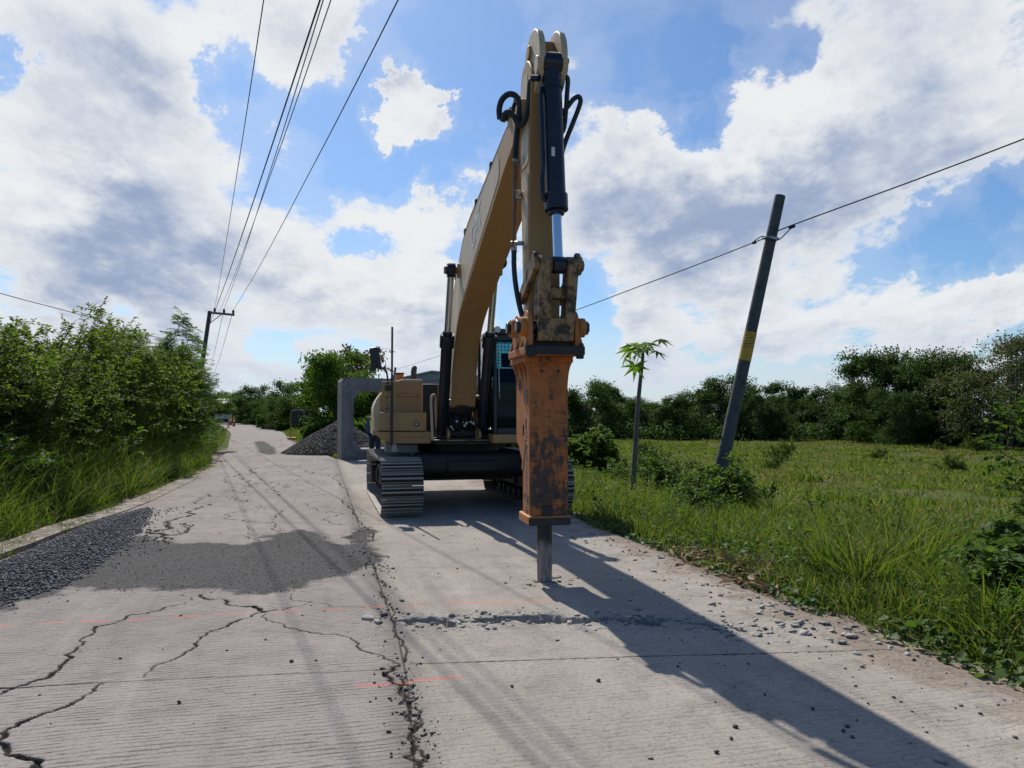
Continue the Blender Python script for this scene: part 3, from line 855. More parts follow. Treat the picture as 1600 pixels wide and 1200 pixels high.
def make_excavator():
    X = empty('excavator', (SW[0], SW[1], 0))
    tag(X, 'yellow tracked excavator breaking the concrete with an orange hydraulic hammer', 'excavator')
    up = lambda: MB(FR_UP)
    tr = lambda: MB(FR_TR)
    # ---- tracks
    def track(vc):
        T = empty('track')
        T.parent = X
        w, r, u0, u1, zc = .30, .40, -1.62, 1.58, .425
        straight = u1 - u0
        per = 2 * straight + 2 * math.pi * r
        n = 46
        def at(q):
            q %= per
            if q < straight: return u0 + q, zc + r + (-.03 * math.sin(math.pi * q / straight)), 0.0
            q -= straight
            if q < math.pi * r:
                a = q / r
                return u1 + r * math.sin(a), zc + r * math.cos(a), a
            q -= math.pi * r
            if q < straight: return u1 - q, zc - r, math.pi
            a = (q - straight) / r + math.pi
            return u0 + r * math.sin(a), zc + r * math.cos(a), a
        mb = tr()
        ch = tr()
        for i in range(n):
            u, z, a = at(i * per / n)
            ca, sa = math.cos(a), math.sin(a)
            p = per / n
            prof = [(-p * .49, -.012), (p * .47, -.012), (p * .47, .002), (p * .30, .004), (p * .285, .026), (p * .255, .026), (p * .24, .004), (.01, .004), (.006, .022), (-.022, .022), (-.028, .004),
                    (-p * .30, .004), (-p * .31, .028), (-p * .40, .030), (-p * .43, .006), (-p * .49, .004)]
            k = len(prof)
            vs = [(u + x * ca + y * sa, vc + s_ * w, z - x * sa + y * ca) for s_ in (-1, 1) for x, y in prof]
            mb.add(vs, [tuple(range(k))[::-1], tuple(range(k, 2 * k))] + [(j, (j + 1) % k, k + (j + 1) % k, k + j) for j in range(k)])
            for s_ in (-1, 1):
                lk = [(-p * .48, -.10), (p * .48, -.10), (p * .48, -.014), (-p * .48, -.014)]
                vs = [(u + x * ca + y * sa, vc + s_ * .10 + h, z - x * sa + y * ca) for h in (-.025, .025) for x, y in lk]
                ch.add(vs, [(0, 1, 2, 3), (7, 6, 5, 4)] + [(j, (j + 1) % 4, 4 + (j + 1) % 4, 4 + j) for j in range(4)])
        mb.build('track_shoes', M['shoe'], T, bevel=.003, seg=1)
        ch.build('track_chain', M['dark'], T)
        f = tr()
        f.prism(rounded([(-1.35, .28), (1.2, .28), (1.45, .40), (1.2, .60), (-1.1, .62), (-1.4, .48)], .06), vc - .15, vc + .15)
        for q in (-.9, .1, .9):
            f.box(q - .09, q + .09, vc - .19, vc + .19, .32, .52)
        f.build('track_frame', M['dark'], T, bevel=.012)
        idl = tr()
        idl.cyl((u1, vc - .09, zc), (u1, vc + .09, zc), r - .075, n=28)
        idl.cyl((u1, vc - .17, zc), (u1, vc + .17, zc), .09, n=16)
        idl.build('idler_wheel', M['dark'], T, bevel=.015)
        sp = tr()
        teeth = [((r - .05 if k % 2 else r - .11) * math.cos(k * math.pi / 11), (r - .05 if k % 2 else r - .11) * math.sin(k * math.pi / 11)) for k in range(22)]
        sp.prism([(u0 + x, zc + y) for x, y in teeth], vc - .04, vc + .04)
        sp.cyl((u0, vc - .24, zc), (u0, vc + .2, zc), .20, n=20)
        sp.build('drive_sprocket', M['dark'], T, bevel=.006)
        for q in np.linspace(-1.15, 1.1, 7):
            ro = tr()
            ro.cyl((q, vc - .16, .155), (q, vc + .16, .155), .085, n=14)
            ro.build('roller', M['dark'], T, bevel=.01)
        return T
    track(-1.075)
    track(1.215)
    cb = tr()
    cb.prism(rounded([(-1.0, .50), (1.0, .50), (1.15, .62), (1.1, .90), (-1.1, .90), (-1.15, .62)], .08), -.80, 1.04)
    cb.box(-.75, .75, -.62, .86, .44, .52)
    cb.box(1.02, 1.16, -.30, .52, .60, .78)
    cb.build('undercarriage', M['dark'], X, bevel=.02)
    rg = up()
    rg.cyl((0, .05, .88), (0, .05, 1.04), .72, n=40)
    rg.build('swing_ring', M['dark'], X, bevel=.01)
    # ---- upper frame
    fl = up()
    fl.box(-2.3, 1.05, -1.05, 1.25, 1.03, 1.14)
    fl.box(.6, 1.32, -.46, .47, 1.035, 1.085)
    fl.build('upper_frame', M['dark'], X, bevel=.015)
    lip = up()
    lip.box(1.05, 1.345, -.52, .44, 1.09, 1.112)
    lip.build('front_lip', M['link'], X, bevel=.004)
    for s_ in (-1, 1):
        bk = up()
        bk.prism(rounded([(-.55, 1.14), (1.28, 1.11), (1.30, 1.24), (1.02, 1.30), (.86, 1.60), (.62, 1.98), (.40, 2.02), (.2, 1.9), (-.5, 1.5)], .09), s_ * .245 - .02, s_ * .245 + .02)
        bk.cyl((.72, s_ * .275 - .035, 1.72), (.72, s_ * .275 + .035, 1.72), .11)
        bk.build('boom_bracket', M['yellow'], X, bevel=.006)
    # ---- tool boxes on the picture's left
    def vz(pp, r): return rounded(pp, r, 6)
    lb = up()
    lb.prism(vz([(-1.30, 1.245), (-.585, 1.245), (-.585, 1.535), (-1.30, 1.535)], [.05, .02, .03, .03]), .20, 1.20, 'x')
    lbo = lb.build('tool_box', M['yellow'], X, bevel=.018)
    k = up()
    k.cyl((1.195, -.745, 1.352), (1.212, -.745, 1.352), .040, n=20)
    k.build('latch', M['black'], lbo, bevel=.004)
    k = up()
    k.cyl((1.211, -.745, 1.356), (1.217, -.745, 1.356), .022, n=16)
    k.build('latch_badge', M['fitting'], lbo)
    bl = up()
    bl.prism(vz([(-1.33, 1.235), (-1.33, 1.16), (-1.14, 1.055), (-.52, 1.055), (-.52, 1.235)], [.01, .06, .10, .02, .03]), -1.0, 1.24, 'x')
    blo = bl.build('side_skirt', M['yellow'], X, bevel=.012)
    k = up()
    k.box(1.236, 1.256, -1.0, -.60, 1.155, 1.215)
    k.build('step_pad', M['yellow'], blo, bevel=.008)
    ft = up()
    ft.prism(vz([(-1.385, 1.24), (-.62, 1.24), (-.62, 2.065), (-1.06, 2.065), (-1.33, 1.78), (-1.40, 1.62)], [.02, .02, .03, .18, .25, .1]), -.9, .93, 'x')
    fto = ft.build('fuel_tank', M['yellow_lit'], X, bevel=.015)
    fp = up()
    fp.box(.925, .945, -1.27, -.64, 1.545, 2.03)
    fp.prism([(-1.30, 1.56), (-1.25, 1.56), (-1.25, 1.86), (-1.30, 1.74)], .925, .938, 'x')
    fpo = fp.build('front_panel', M['yellow'], fto, bevel=.01)
    k = up()
    k.box(.944, .985, -1.02, -.70, 1.785, 1.825)
    k.build('grab_ledge', M['yellow'], fto, bevel=.01)
    for (v, z) in ((-1.02, 1.80), (-.705, 1.79), (-1.19, 1.775), (-1.19, 1.60), (-1.18, 2.0)):
        k = up()
        k.cyl((.943, v, z), (.957, v, z), .016, n=10)
        k.build('bolt', M['black'], fto)
    hd = up()
    hd.prism(vz([(-1.38, 1.14), (1.36, 1.14), (1.36, 1.95), (1.1, 2.05), (-1.05, 2.05), (-1.33, 1.80)], [.02, .02, .2, .1, .18, .2]), -2.35, -.55, 'x')
    hdo = hd.build('engine_hood', M['yellow_lit'], X, bevel=.02)
    dk = up()
    dk.box(-.55, .1, -.64, -.30, 1.14, 2.02)
    dk.box(.02, .12, -.60, -.50, 1.94, 1.98)
    dk.build('hood_bulkhead', M['black'], X, bevel=.01)
    cw = up()
    cw.prism(rounded([(-2.36, -1.24), (-2.36, 1.30), (-2.75, 1.15), (-2.95, .5), (-2.95, -.5), (-2.75, -1.05)], [.02, .02, .2, .2, .2, .2]), 1.05, 1.95, 'z')
    cw.build('counterweight', M['yellow'], X, bevel=.03)
    ex = up()
    ex.tube([(-1.5, -.59, 2.04), (-1.5, -.59, 2.30), (-1.52, -.585, 2.36), (-1.58, -.57, 2.40)], [.055, .055, .055, .05], 14)
    ex.build('exhaust_pipe', worn('rusty_exhaust', (.10, .075, .06), (.28, .26, .25), .7, .4, scale=7), X)
    be = up()
    be.box(.3, .5, -1.03, -.90, 2.06, 2.17)
    bo = be.build('warning_beacon', M['orange'], X, bevel=.012)
    k = up()
    k.box(.29, .51, -1.04, -.89, 2.17, 2.19)
    k.build('beacon_cap', M['dark'], bo, bevel=.004)
    gb = up()
    gb.prism([(-1.20, 1.05), (-1.20, .895), (-.79, .895), (-.79, .77), (-.655, .77), (-.655, .92), (-.69, .92), (-.69, 1.05)], .25, .82, 'x')
    gbo = gb.build('under_box', worn('grey_machine_paint', (.27, .275, .28), (.15, .14, .13), .55, scale=2.4), X, bevel=.008)
    k = up()
    k.box(.821, .828, -1.105, -1.02, .91, 1.045)
    k.build('white_stripe', M['white'], gbo)
    k = up()
    k.box(.74, .84, -.655, -.615, .775, .84)
    k.build('step_lug', M['white'], gbo, bevel=.004)
    # mirror, rods and rails
    mi = up()
    a, b = upl(581, 573, d=12.2), upl(592, 546, d=12.2)
    c = [(a[i] + b[i]) / 2 for i in range(3)]
    rot = Matrix.Rotation(R(10), 3, 'X')
    mi.prism(rounded([(c[1] - .075, c[2] - .17), (c[1] + .075, c[2] - .17), (c[1] + .075, c[2] + .17), (c[1] - .075, c[2] + .17)], .04), c[0] - .05, c[0] + .02, 'x')
    mi.v = [tuple(Vector(c) + rot @ (Vector(p) - Vector(c))) for p in mi.v]
    mio = mi.build('mirror', M['black'], X, bevel=.012)
    k = up()
    k.prism(rounded([(c[1] - .10, c[2] - .21), (c[1] + .01, c[2] - .22), (c[1] + .03, c[2] - .04), (c[1] - .06, c[2] - .05)], .04), c[0] - .045, c[0] + .03, 'x')
    k.build('lower_mirror', M['black'], mio, bevel=.01)
    k = up()
    k.smooth_tube([upl(587, 575, d=12.2), upl(596, 575, d=12.2), upl(603, 580, d=12.2), upl(605.5, 590, d=12.2), upl(606, 603, d=12.2), upl(606, 610, d=12.25)], .014, 8)
    k.box(*[q for q in (.92, .99)], *(upl(606, 610, d=12.25)[1] - .05, upl(606, 610, d=12.25)[1] + .05), 1.88, 1.96)
    k.build('mirror_arm', M['black'], mio)
    rd = up()
    rd.cyl((1.30, -1.128, 1.03), (1.30, -1.128, 2.85), .016, n=8)
    rd.cyl((1.30, -1.128, 1.03), (1.30, -1.128, 1.95), .020, n=8)
    rd.build('marker_rod', M['black'], X)
    gr = up()
    gr.smooth_tube([upl(676, 688, d=11.9), upl(675, 665, d=11.9), upl(674, 640, d=11.9), upl(674, 622, d=11.9), upl(678, 617, d=11.95), upl(681, 622, d=12.1), upl(681, 640, d=12.2), upl(683, 688, d=12.2)], .022, 8)
    gr.build('grab_rail', M['yellow_lit'], X)
    # ---- boom
    bm_prof = [(1.12, 1.62), (1.32, 2.36), (1.75, 2.80), (2.35, 3.04), (3.5, 3.41), (4.9, 3.82), (5.55, 4.02), (6.30, 4.18), (6.42, 4.28), (6.40, 4.42), (6.25, 4.46),
               (5.82, 4.41), (5.1, 4.335), (3.9, 4.20), (2.95, 4.10), (2.40, 3.96), (1.85, 3.70), (1.15, 3.28), (.62, 2.72), (.48, 2.05), (.50, 1.72), (.62, 1.58), (.9, 1.54)]
    def shape(f):
        return rounded(bm_prof, [.05, .3, .4, .3, .2, .2, .2, .05, .08, .08, .1, .1, .2, .3, .5, .4, .4, .3, .3, .2, .1, .1, .1], 4)
    bo_ = up()
    bo_.prism(shape(0), -.195, .195)
    # the nose is a fork round the stick
    boom = bo_.build('boom', M['yellow'], X, bevel=.008)
    sk = up()
    sk.prism([(x, z) for x, z in rounded([(1.2, 2.0), (1.45, 2.45), (2.0, 2.95), (3.5, 3.48), (5.3, 4.02), (5.25, 4.29), (3.9, 4.13), (2.6, 3.98), (1.9, 3.63), (1.2, 3.18), (.72, 2.6), (.6, 2.1)], .2)], -.2005, -.195)
    sk.build('side_plate', M['yellow_lit'], boom)  # thin sheet giving the boom's sunward side the lit paint colour
    for (u, z, r, hw) in ((.72, 1.72, .12, .235), (2.15, 3.60, .11, .235), (6.28, 4.30, .07, .21)):
        pc = up()
        pc.cyl((u, -hw, z), (u, hw, z), r, n=24)
        pc.build('pin_boss', M['yellow'], boom, bevel=.008)
    pc = up()
    pc.cyl((2.15, -.43, 3.60), (2.15, .43, 3.60), .055, n=18)
    pc.build('pin', M['yellow'], boom, bevel=.008)
    # pipes along the back of the boom
    for v, off in ((-.16, .035), (-.10, .035), (.12, .035)):
        top = [(.70, 2.80), (1.15, 3.28), (1.85, 3.70), (2.40, 3.97), (2.95, 4.11), (3.9, 4.21), (5.1, 4.345), (5.75, 4.41)]
        k = up()
        k.smooth_tube([(u - off * .5, v, z + off) for u, z in top] + [(5.9, v, 4.50), (5.95, v + .01, 4.62)], .024, 8)
        k.build('hydraulic_pipe', M['pipe'], boom)
    for (u, z) in ((1.6, 3.56), (2.6, 4.03), (3.6, 4.17), (4.7, 4.29)):
        k = up()
        k.box(u - .04, u + .04, -.20, .18, z, z + .075)
        k.build('pipe_clamp', M['dark'], boom, bevel=.006)
    k = up()
    k.box(5.72, 5.84, -.20, .0, 4.38, 4.56)
    k.cyl((5.78, -.2, 4.48), (5.78, -.23, 4.48), .05, n=12)
    k.build('pipe_bulkhead', M['yellow_lit'], boom, bevel=.01)
    k = up()
    k.smooth_tube([upl(785, 403, v=.21), upl(790, 408, v=.23), upl(789, 415, v=.24), upl(783, 420, v=.23), upl(779, 424, v=.21)], .018, 8)
    k.cyl(upl(783, 413, v=.195), upl(783, 413, v=.25), .03, n=10)
    k.build('hose_loop', M['rubber'], boom)
    # lettering on the boom side
    fc = bpy.data.curves.new('lettering', 'FONT')
    fc.body = 'CAT'
    fc.size = .42
    fc.extrude = .0015
    fo = bpy.data.objects.new('lettering', fc)
    C.objects.link(fo)
    fc.materials.append(worn('decal_white', (.70, .72, .78), (.55, .55, .58), .5))
    e, rr = FR_UP
    ux = Vector((e[0], e[1], 0)) * math.cos(R(16)) + Vector((0, 0, 1)) * math.sin(R(16))
    nz = Vector((-rr[0], -rr[1], 0))
    uy = nz.cross(ux)
    def text_mesh(fo):
        bpy.context.view_layer.update()
        me = bpy.data.meshes.new_from_object(fo.evaluated_get(bpy.context.evaluated_depsgraph_get()))
        o = bpy.data.objects.new('lettering', me)
        C.objects.link(o)
        bpy.data.objects.remove(fo)
        return o
    fo = text_mesh(fo)
    def place_text(o, org, ux, uy, nz):
        m4 = Matrix((ux, uy, nz)).transposed().to_4x4()
        m4.translation = org
        o.matrix_local = m4
    org = (3.35, -.2035, 3.62)
    place_text(fo, Vector((org[0] * e[0] + org[1] * rr[0], org[0] * e[1] + org[1] * rr[1], org[2])), ux, uy, nz)
    fo.parent = boom
    # ---- boom cylinders
    for s_ in (-1, 1):
        v = s_ * .325
        p0, p1 = np.array((.98, v, 1.15)), np.array((2.15, v, 3.60))
        f = lambda t: tuple(p0 + (p1 - p0) * t)
        k = up()
        k.cyl(f(-.01), f(.60), .088, n=24)
        k.cyl(f(.56), f(.635), .112, n=24)
        k.cyl(f(.635), f(.655), .075, n=20)
        k.cyl((p0[0], v - .09, p0[2]), (p0[0], v + .09, p0[2]), .10, n=20)
        cy = k.build('boom_cylinder', M['navy'], X, bevel=.006)
        k = up()
        k.cyl(f(.64), f(.97), .052, n=20)
        k.build('cylinder_rod', M['chrome'], cy)
        k = up()
        k.cyl((p1[0], v - .06, p1[2]), (p1[0], v + .06, p1[2]), .105, n=22)
        k.cyl((p1[0], v + s_ * .05, p1[2]), (p1[0], v + s_ * .085, p1[2]), .06, n=16)
        k.build('rod_eye', M['navy'], cy, bevel=.008)
        k = up()
        k.tube([f(.03), f(.05)] , .1, 16)
        q0, q1 = f(.05), f(.585)
        k.tube([(q0[0] + .12, v + s_ * .02, q0[2]), (q1[0] + .125, v + s_ * .02, q1[2])], .018, 8)
        k.build('cylinder_pipe', M['navy'], cy)
    # ---- swing machinery between the cylinders
    sm = up()
    sm.cyl((.70, -.12, 1.12), (.70, -.12, 1.42), .11, n=18)
    sm.cyl((.72, .12, 1.12), (.72, .12, 1.38), .10, n=18)
    sm.box(.80, 1.02, -.2, .2, 1.15, 1.24)
    sm.box(.30, .5, -.22, .22, 1.3, 1.62)
    so_ = sm.build('swing_motor', M['dark'], X, bevel=.012)
    rs = np.random.RandomState(5)
    k = up()
    for i in range(11):
        v0 = -.22 + .044 * i
        k.smooth_tube([(.98, v0 * .9, 1.22 + .03 * rs.rand()), (1.05, v0 + rs.uniform(-.03, .03), 1.36), (1.0, v0 * .8 + rs.uniform(-.05, .05), 1.50 + .05 * rs.rand()), (.85, v0 * 1.2, 1.62 + .05 * rs.rand()), (.7, v0 * 1.25, 1.6)], .016, 6)
    for i in range(5):
        z = 1.58 + .035 * i
        k.smooth_tube([(.8, -.30, z), (1.08, -.18 + .02 * i, z - .02), (1.12, -.05, z - .05), (1.1, .1, z - .02), (1.05, .22, z + .03), (.8, .3, z)], .015, 6)
    k.build('machine_hoses', M['rubber'], X)
    k = up()
    for i in range(7):
        v0, z0 = rs.uniform(-.2, .2), rs.uniform(1.2, 1.4)
        k = up()
        k.cyl((1.06, v0, z0), (1.10, v0, z0), .02, n=8)
        k.build('hose_fitting', M['fitting'], X)
    for i in range(3):
        k = up()
        k.cyl((1.0, -.25 + .01 * i, 1.66 + .04 * i), (1.06, -.17, 1.64 + .04 * i), .014, n=8)
        k.build('hose_fitting', M['fitting'], X)
    k = up()
    k.box(.78, .83, -.085, .085, 1.66, 1.72)
    k.build('cross_bar', M['yellow'], X, bevel=.006)
    k = up()
    k.box(.83, .88, -.085, .085, 1.58, 1.63)
    k.build('cross_bar', M['yellow'], X, bevel=.006)
    # ---- cab
    CB = empty('cab')
    CB.parent = X
    u0, u1, v0, v1, z0, z1 = -.08, 1.56, .41, 1.40, 1.16, 2.84
    fb = up()
    fb.box(u0, u1 + .02, v0 - .01, v1 + .01, 1.06, 1.20)
    fb.build('cab_base', M['yellow'], CB, bevel=.02)
    cf = up()
    # front pillars lean back slightly towards the roof
    fr_line = [(u1, z0 + .06), (u1, 2.0), (u1 - .12, z1 - .08)]
    for v in (v0, v1 - .06):
        cf.prism([(u1, 1.2), (u1, 2.0), (u1 - .13, z1 - .06), (u1 - .23, z1 - .06), (u1 - .10, 2.0), (u1 - .10, 1.2)], v, v + .06)
        cf.prism([(u0, 1.2), (u0, z1 - .06), (u0 + .09, z1 - .06), (u0 + .09, 1.2)], v, v + .06)
        cf.prism([(u0 + .09, 1.2), (u1 - .10, 1.2), (u1 - .10, 1.27), (u0 + .09, 1.27)], v, v + .06)
    cf.box(u1 - .09, u1, v0 + .06, v1 - .06, 1.2, 1.30)
    cf.box(u1 - .22, u1 - .12, v0 + .06, v1 - .06, 2.66, z1 - .06)
    cf.box(u0, u0 + .08, v0 + .06, v1 - .06, 1.2, 2.02)
    cf.box(u0 - .3, u0 - .05, v0 + .06, v1 - .06, 1.2, 2.0)
    cf.build('cab_frame', M['black'], CB, bevel=.012)
    rf = up()
    rf.prism(rounded([(u0 - .03, z1 - .07), (u1 - .10, z1 - .07), (u1 - .12, z1 - .01), (u1 - .3, z1 + .02), (u0 + .1, z1 + .03), (u0 - .03, z1)], .03), v0 - .01, v1 + .01)
    rf.build('cab_roof', M['white'], CB, bevel=.015)
    k = up()
    k.box(u1 - .105, u1 - .055, v0 - .012, v1 + .012, z1 - .09, z1 - .0)
    k.build('roof_visor', M['black'], CB, bevel=.012)
    gl = up()
    gl.prism([(u1 - .03, 1.30), (u1 - .03, 2.0), (u1 - .155, 2.66), (u1 - .163, 2.66), (u1 - .038, 2.0), (u1 - .038, 1.30)], v0 + .06, v1 - .06)
    gl.build('front_window', M['glass'], CB, smooth=False)
    gl = up()
    gl.box(u0 + .09, u1 - .10, v0 + .025, v0 + .031, 1.27, z1 - .06)
    gl.build('side_window', M['glass_side'], CB, smooth=False)
    gl = up()
    gl.box(u0 + .03, u0 + .036, v0 + .06, v1 - .06, 1.95, z1 - .06)
    gl.build('rear_window', M['glass_side'], CB, smooth=False)
    gd = up()
    gd.box(u0 + .09, u1 - .10, v1 - .05, v1 - .01, 1.27, 2.10)
    gd.build('cab_door', M['black'], CB, smooth=False, bevel=.01)
    k = up()
    for i in range(14):
        z = 1.98 + i * .06
        k.box(u0 - .012, u0 - .004, v0 + .06, v1 - .06, z - .004, z + .004)
    for i in range(15):
        v = v0 + .06 + i * .062
        k.box(u0 - .0035, u0 + .0035, v - .004, v + .004, 1.95, z1 - .06)
    k.build('window_mesh', M['dark'], CB, smooth=False)
    k = up()
    k.box(.35, .95, .66, 1.18, 1.55, 1.70)
    k.prism(rounded([(.30, 1.66), (.44, 1.66), (.30, 2.30), (.17, 2.28)], .04), .66, 1.18)
    k.prism(rounded([(.22, 2.32), (.32, 2.32), (.28, 2.56), (.17, 2.55)], .03), .78, 1.06)
    k.box(.3, .9, .56, .64, 1.55, 1.86)
    k.box(.3, .9, 1.2, 1.28, 1.55, 1.86)
    k.box(.25, 1.0, .62, 1.22, 1.2, 1.55)
    k.build('driver_seat', M['seat'], CB, bevel=.03)
    k = up()
    k.box(1.15, 1.4, .52, .60, 1.25, 1.95)
    k.box(u1 - .12, u1 - .06, v0 + .06, v1 - .06, 1.30, 1.66)
    k.box(1.1, 1.38, .7, 1.1, 1.2, 1.32)
    k.build('console', M['black'], CB, bevel=.02)
    k = up()
    k.cyl((u1 - .06, v0 + .06, z1 - .025), (u1 - .005, v0 + .06, z1 - .025), .055, n=20)
    lo_ = k.build('work_lamp', M['black'], CB, bevel=.005)
    k = up()
    k.cyl((u1 - .006, v0 + .06, z1 - .025), (u1 + .001, v0 + .06, z1 - .025), .047, n=20)
    k.build('lamp_lens', M['lamp'], lo_)
    k = up()
    k.tube([(u1 - .2, v0 + .01, z1 + .02), (u1 - .2, v0 + .01, z1 + .1)], .008, 6)
    k.build('antenna_stub', M['black'], CB)
    k = up()
    k.smooth_tube([(u1 + .03, v0 + .085, 1.75), (u1 + .045, v0 + .08, 1.9), (u1 - .0, v0 + .08, 2.3), (u1 - .07, v0 + .08, 2.58)], .008, 6)
    k.build('cab_grab_rail', M['fitting'], CB)
    # ---- stick
    st_prof = [(6.47, 2.42), (6.48, 3.2), (6.52, 4.25), (6.60, 4.60), (6.42, 4.78), (6.18, 4.76), (6.10, 4.55), (6.09, 4.2), (6.17, 3.3), (6.24, 2.42), (6.30, 2.24), (6.42, 2.24)]
    sk = up()
    sk.prism(rounded(st_prof, [.1, .2, .3, .05, .1, .1, .15, .3, .3, .1, .08, .08], 4), -.145, .145)
    stick = sk.build('stick', M['yellow'], X, bevel=.008)
    k = up()
    k.prism(rounded([(6.24, 3.05), (6.44, 3.05), (6.46, 3.72), (6.19, 3.72)], .03), -.149, -.145)
    k.prism(rounded([(6.18, 3.80), (6.47, 3.80), (6.49, 4.25), (6.42, 4.66), (6.22, 4.68), (6.13, 4.5), (6.13, 4.2)], .08), -.149, -.145)
    k.build('side_plate', M['yellow_lit'], stick)  # sheets carrying the painted sunlit tone on the stick's left side
    for (va, vb) in ((-.115, -.06), (.085, .14)):
        k = up()
        k.prism(rounded([(6.12, 4.32), (6.66, 4.42), (6.80, 4.62), (6.76, 4.84), (6.60, 4.99), (6.38, 5.02), (6.20, 4.92), (6.08, 4.70)], [.05, .1, .12, .12, .14, .16, .15, .1], 5), va, vb)
        k.cyl((6.68, va - .012, 4.60), (6.68, vb + .012, 4.60), .085, n=20)
        k.build('stick_ear', M['yellow_lit'], stick, bevel=.008)
    k = up()
    k.cyl((6.40, -.14, 4.84), (6.40, .16, 4.84), .065, n=18)
    k.box(6.3, 6.5, -.06, .085, 4.70, 4.92)
    k.cyl((6.68, .15, 4.66), (6.68, .175, 4.66), .03, n=10)
    k.build('ear_pin', M['yellow'], stick, bevel=.006)
    # stick hose pipes on the picture's left side
    for du, px0 in ((0, 0), (.05, -3)):
        k = up()
        k.smooth_tube([upl(806 + px0, 252, v=-.205 - du), upl(806 + px0, 300, v=-.205 - du), upl(804 + px0 * .7, 370, v=-.20 - du), upl(803 + px0, 385, v=-.20 - du)], .013 if du else .019, 8)
        k.build('stick_pipe', M['pipe'], stick)
    for a, b, r in ((upl(810, 303, v=-.16), upl(806, 303, v=-.235), .04), (upl(806, 245, v=-.205), upl(807, 258, v=-.205), .032),
                    (upl(803, 383, v=-.205), upl(803, 394, v=-.205), .030), (upl(800, 380, v=-.235), upl(818, 380, v=-.15), .022)):
        k = up()
        k.cyl(a, b, r, n=12)
        k.build('pipe_clamp', M['fitting'], stick)
    hoses = [([(781, 186), (780, 170), (785, 155), (796, 147), (807, 151), (812, 165), (809, 195), (806, 225), (805, 246)], .028, 7.05),
             ([(785, 190), (789, 178), (796, 176), (804, 184), (810, 196), (818, 192), (825, 170), (827, 148), (829, 128), (836, 122)], .026, 6.95),
             ([(790, 188), (795, 180), (801, 176), (803, 165), (806, 160)], .018, 7.1),
             ([(803, 392), (803, 415), (805, 440), (809, 465), (814, 487), (820, 505)], .024, 6.95)]
    for pp, r, d in hoses:
        k = up()
        k.smooth_tube([upl(x, y, d=d - .012 * i) for i, (x, y) in enumerate(pp)], r, 9)
        k.build('hydraulic_hose', M['rubber'], X)
    for pp, r, d in ([([(882, 118), (887, 124), (886, 145), (884, 175), (881, 200), (876, 209), (873, 205), (872, 190), (876, 180), (886, 168), (896, 155), (904, 151), (907, 158), (903, 172), (894, 195), (884, 220), (878, 240), (877, 252)], .022, 6.75)]):
        k = up()
        k.smooth_tube([upl(x, y, d=d) for x, y in pp], r, 9)
        k.build('hydraulic_hose', M['rubber'], X)
    k = up()
    k.smooth_tube([upl(877, 250, d=6.8), upl(877, 290, d=6.78), upl(876, 320, d=6.78), upl(874, 370, d=6.78), upl(874, 392, d=6.75)], .016, 8)
    k.build('stick_pipe', M['pipe'], stick)
    for a, b, r in ((upl(877, 246, d=6.8), upl(877, 258, d=6.8), .024), (upl(868, 117, d=6.7), upl(884, 117, d=6.75), .028), (upl(832, 122, d=6.7), upl(842, 122, d=6.65), .03)):
        k = up()
        k.cyl(a, b, r, n=10)
        k.build('hose_fitting', M['navy'], stick)
    # ---- bucket cylinder
    p0, p1 = np.array((6.68, .012, 4.62)), np.array((6.83, .035, 2.79))
    f = lambda t, du=0, dv=0: (p0[0] + (p1[0] - p0[0]) * t + du, p0[1] + (p1[1] - p0[1]) * t + dv, p0[2] + (p1[2] - p0[2]) * t)
    k = up()
    k.cyl(f(-.02), f(.70), .088, n=28)
    k.cyl(f(.10), f(.13), .098, n=28)
    k.cyl(f(.655), f(.735), .105, n=28)
    k.cyl(f(.735), f(.755), .07, n=24)
    k.cyl((p0[0], -.075, p0[2]), (p0[0], .10, p0[2]), .105, n=24)
    bc = k.build('bucket_cylinder', M['navy'], X, bevel=.006)
    k = up()
    k.cyl(f(.74), f(.965), .043, n=24)
    k.build('cylinder_rod', M['chrome'], bc)
    k = up()
    k.cyl((p1[0], p1[1] - .055, p1[2]), (p1[0], p1[1] + .055, p1[2]), .075, n=22)
    k.build('rod_eye', M['navy'], bc, bevel=.006)
    k = up()
    k.smooth_tube([f(.13, .02, -.10), f(.2, .04, -.115), f(.5, .04, -.115), f(.56, .03, -.125), f(.62, .03, -.13), f(.68, .03, -.12), f(.69, .02, -.08)], .022, 8)
    k.build('cylinder_pipe', M['navy'], bc)
    k = up()
    a_ = f(.46, .088, -.03)
    k.box(a_[0] - .004, a_[0] + .004, a_[1] - .018, a_[1] + .012, a_[2] - .04, a_[2] + .04)
    k.build('maker_plate', M['lamp'], bc)
    # ---- bucket linkage
    LK = empty('bucket_linkage')
    LK.parent = X
    k = up()
    for (va, vb, r) in ((-.155, -.03, .075), (.10, .20, .075), (.20, .235, .085)):
        k.cyl((6.83, va, 2.79), (6.83, vb, 2.79), r, n=22)
    k.cyl((6.83, .235, 2.79), (6.83, .258, 2.79), .05, n=14)
    k.cyl((6.83, -.15, 2.79), (6.83, .24, 2.79), .045, n=18)
    k.build('pin', M['link'], LK, bevel=.008)
    H = up()
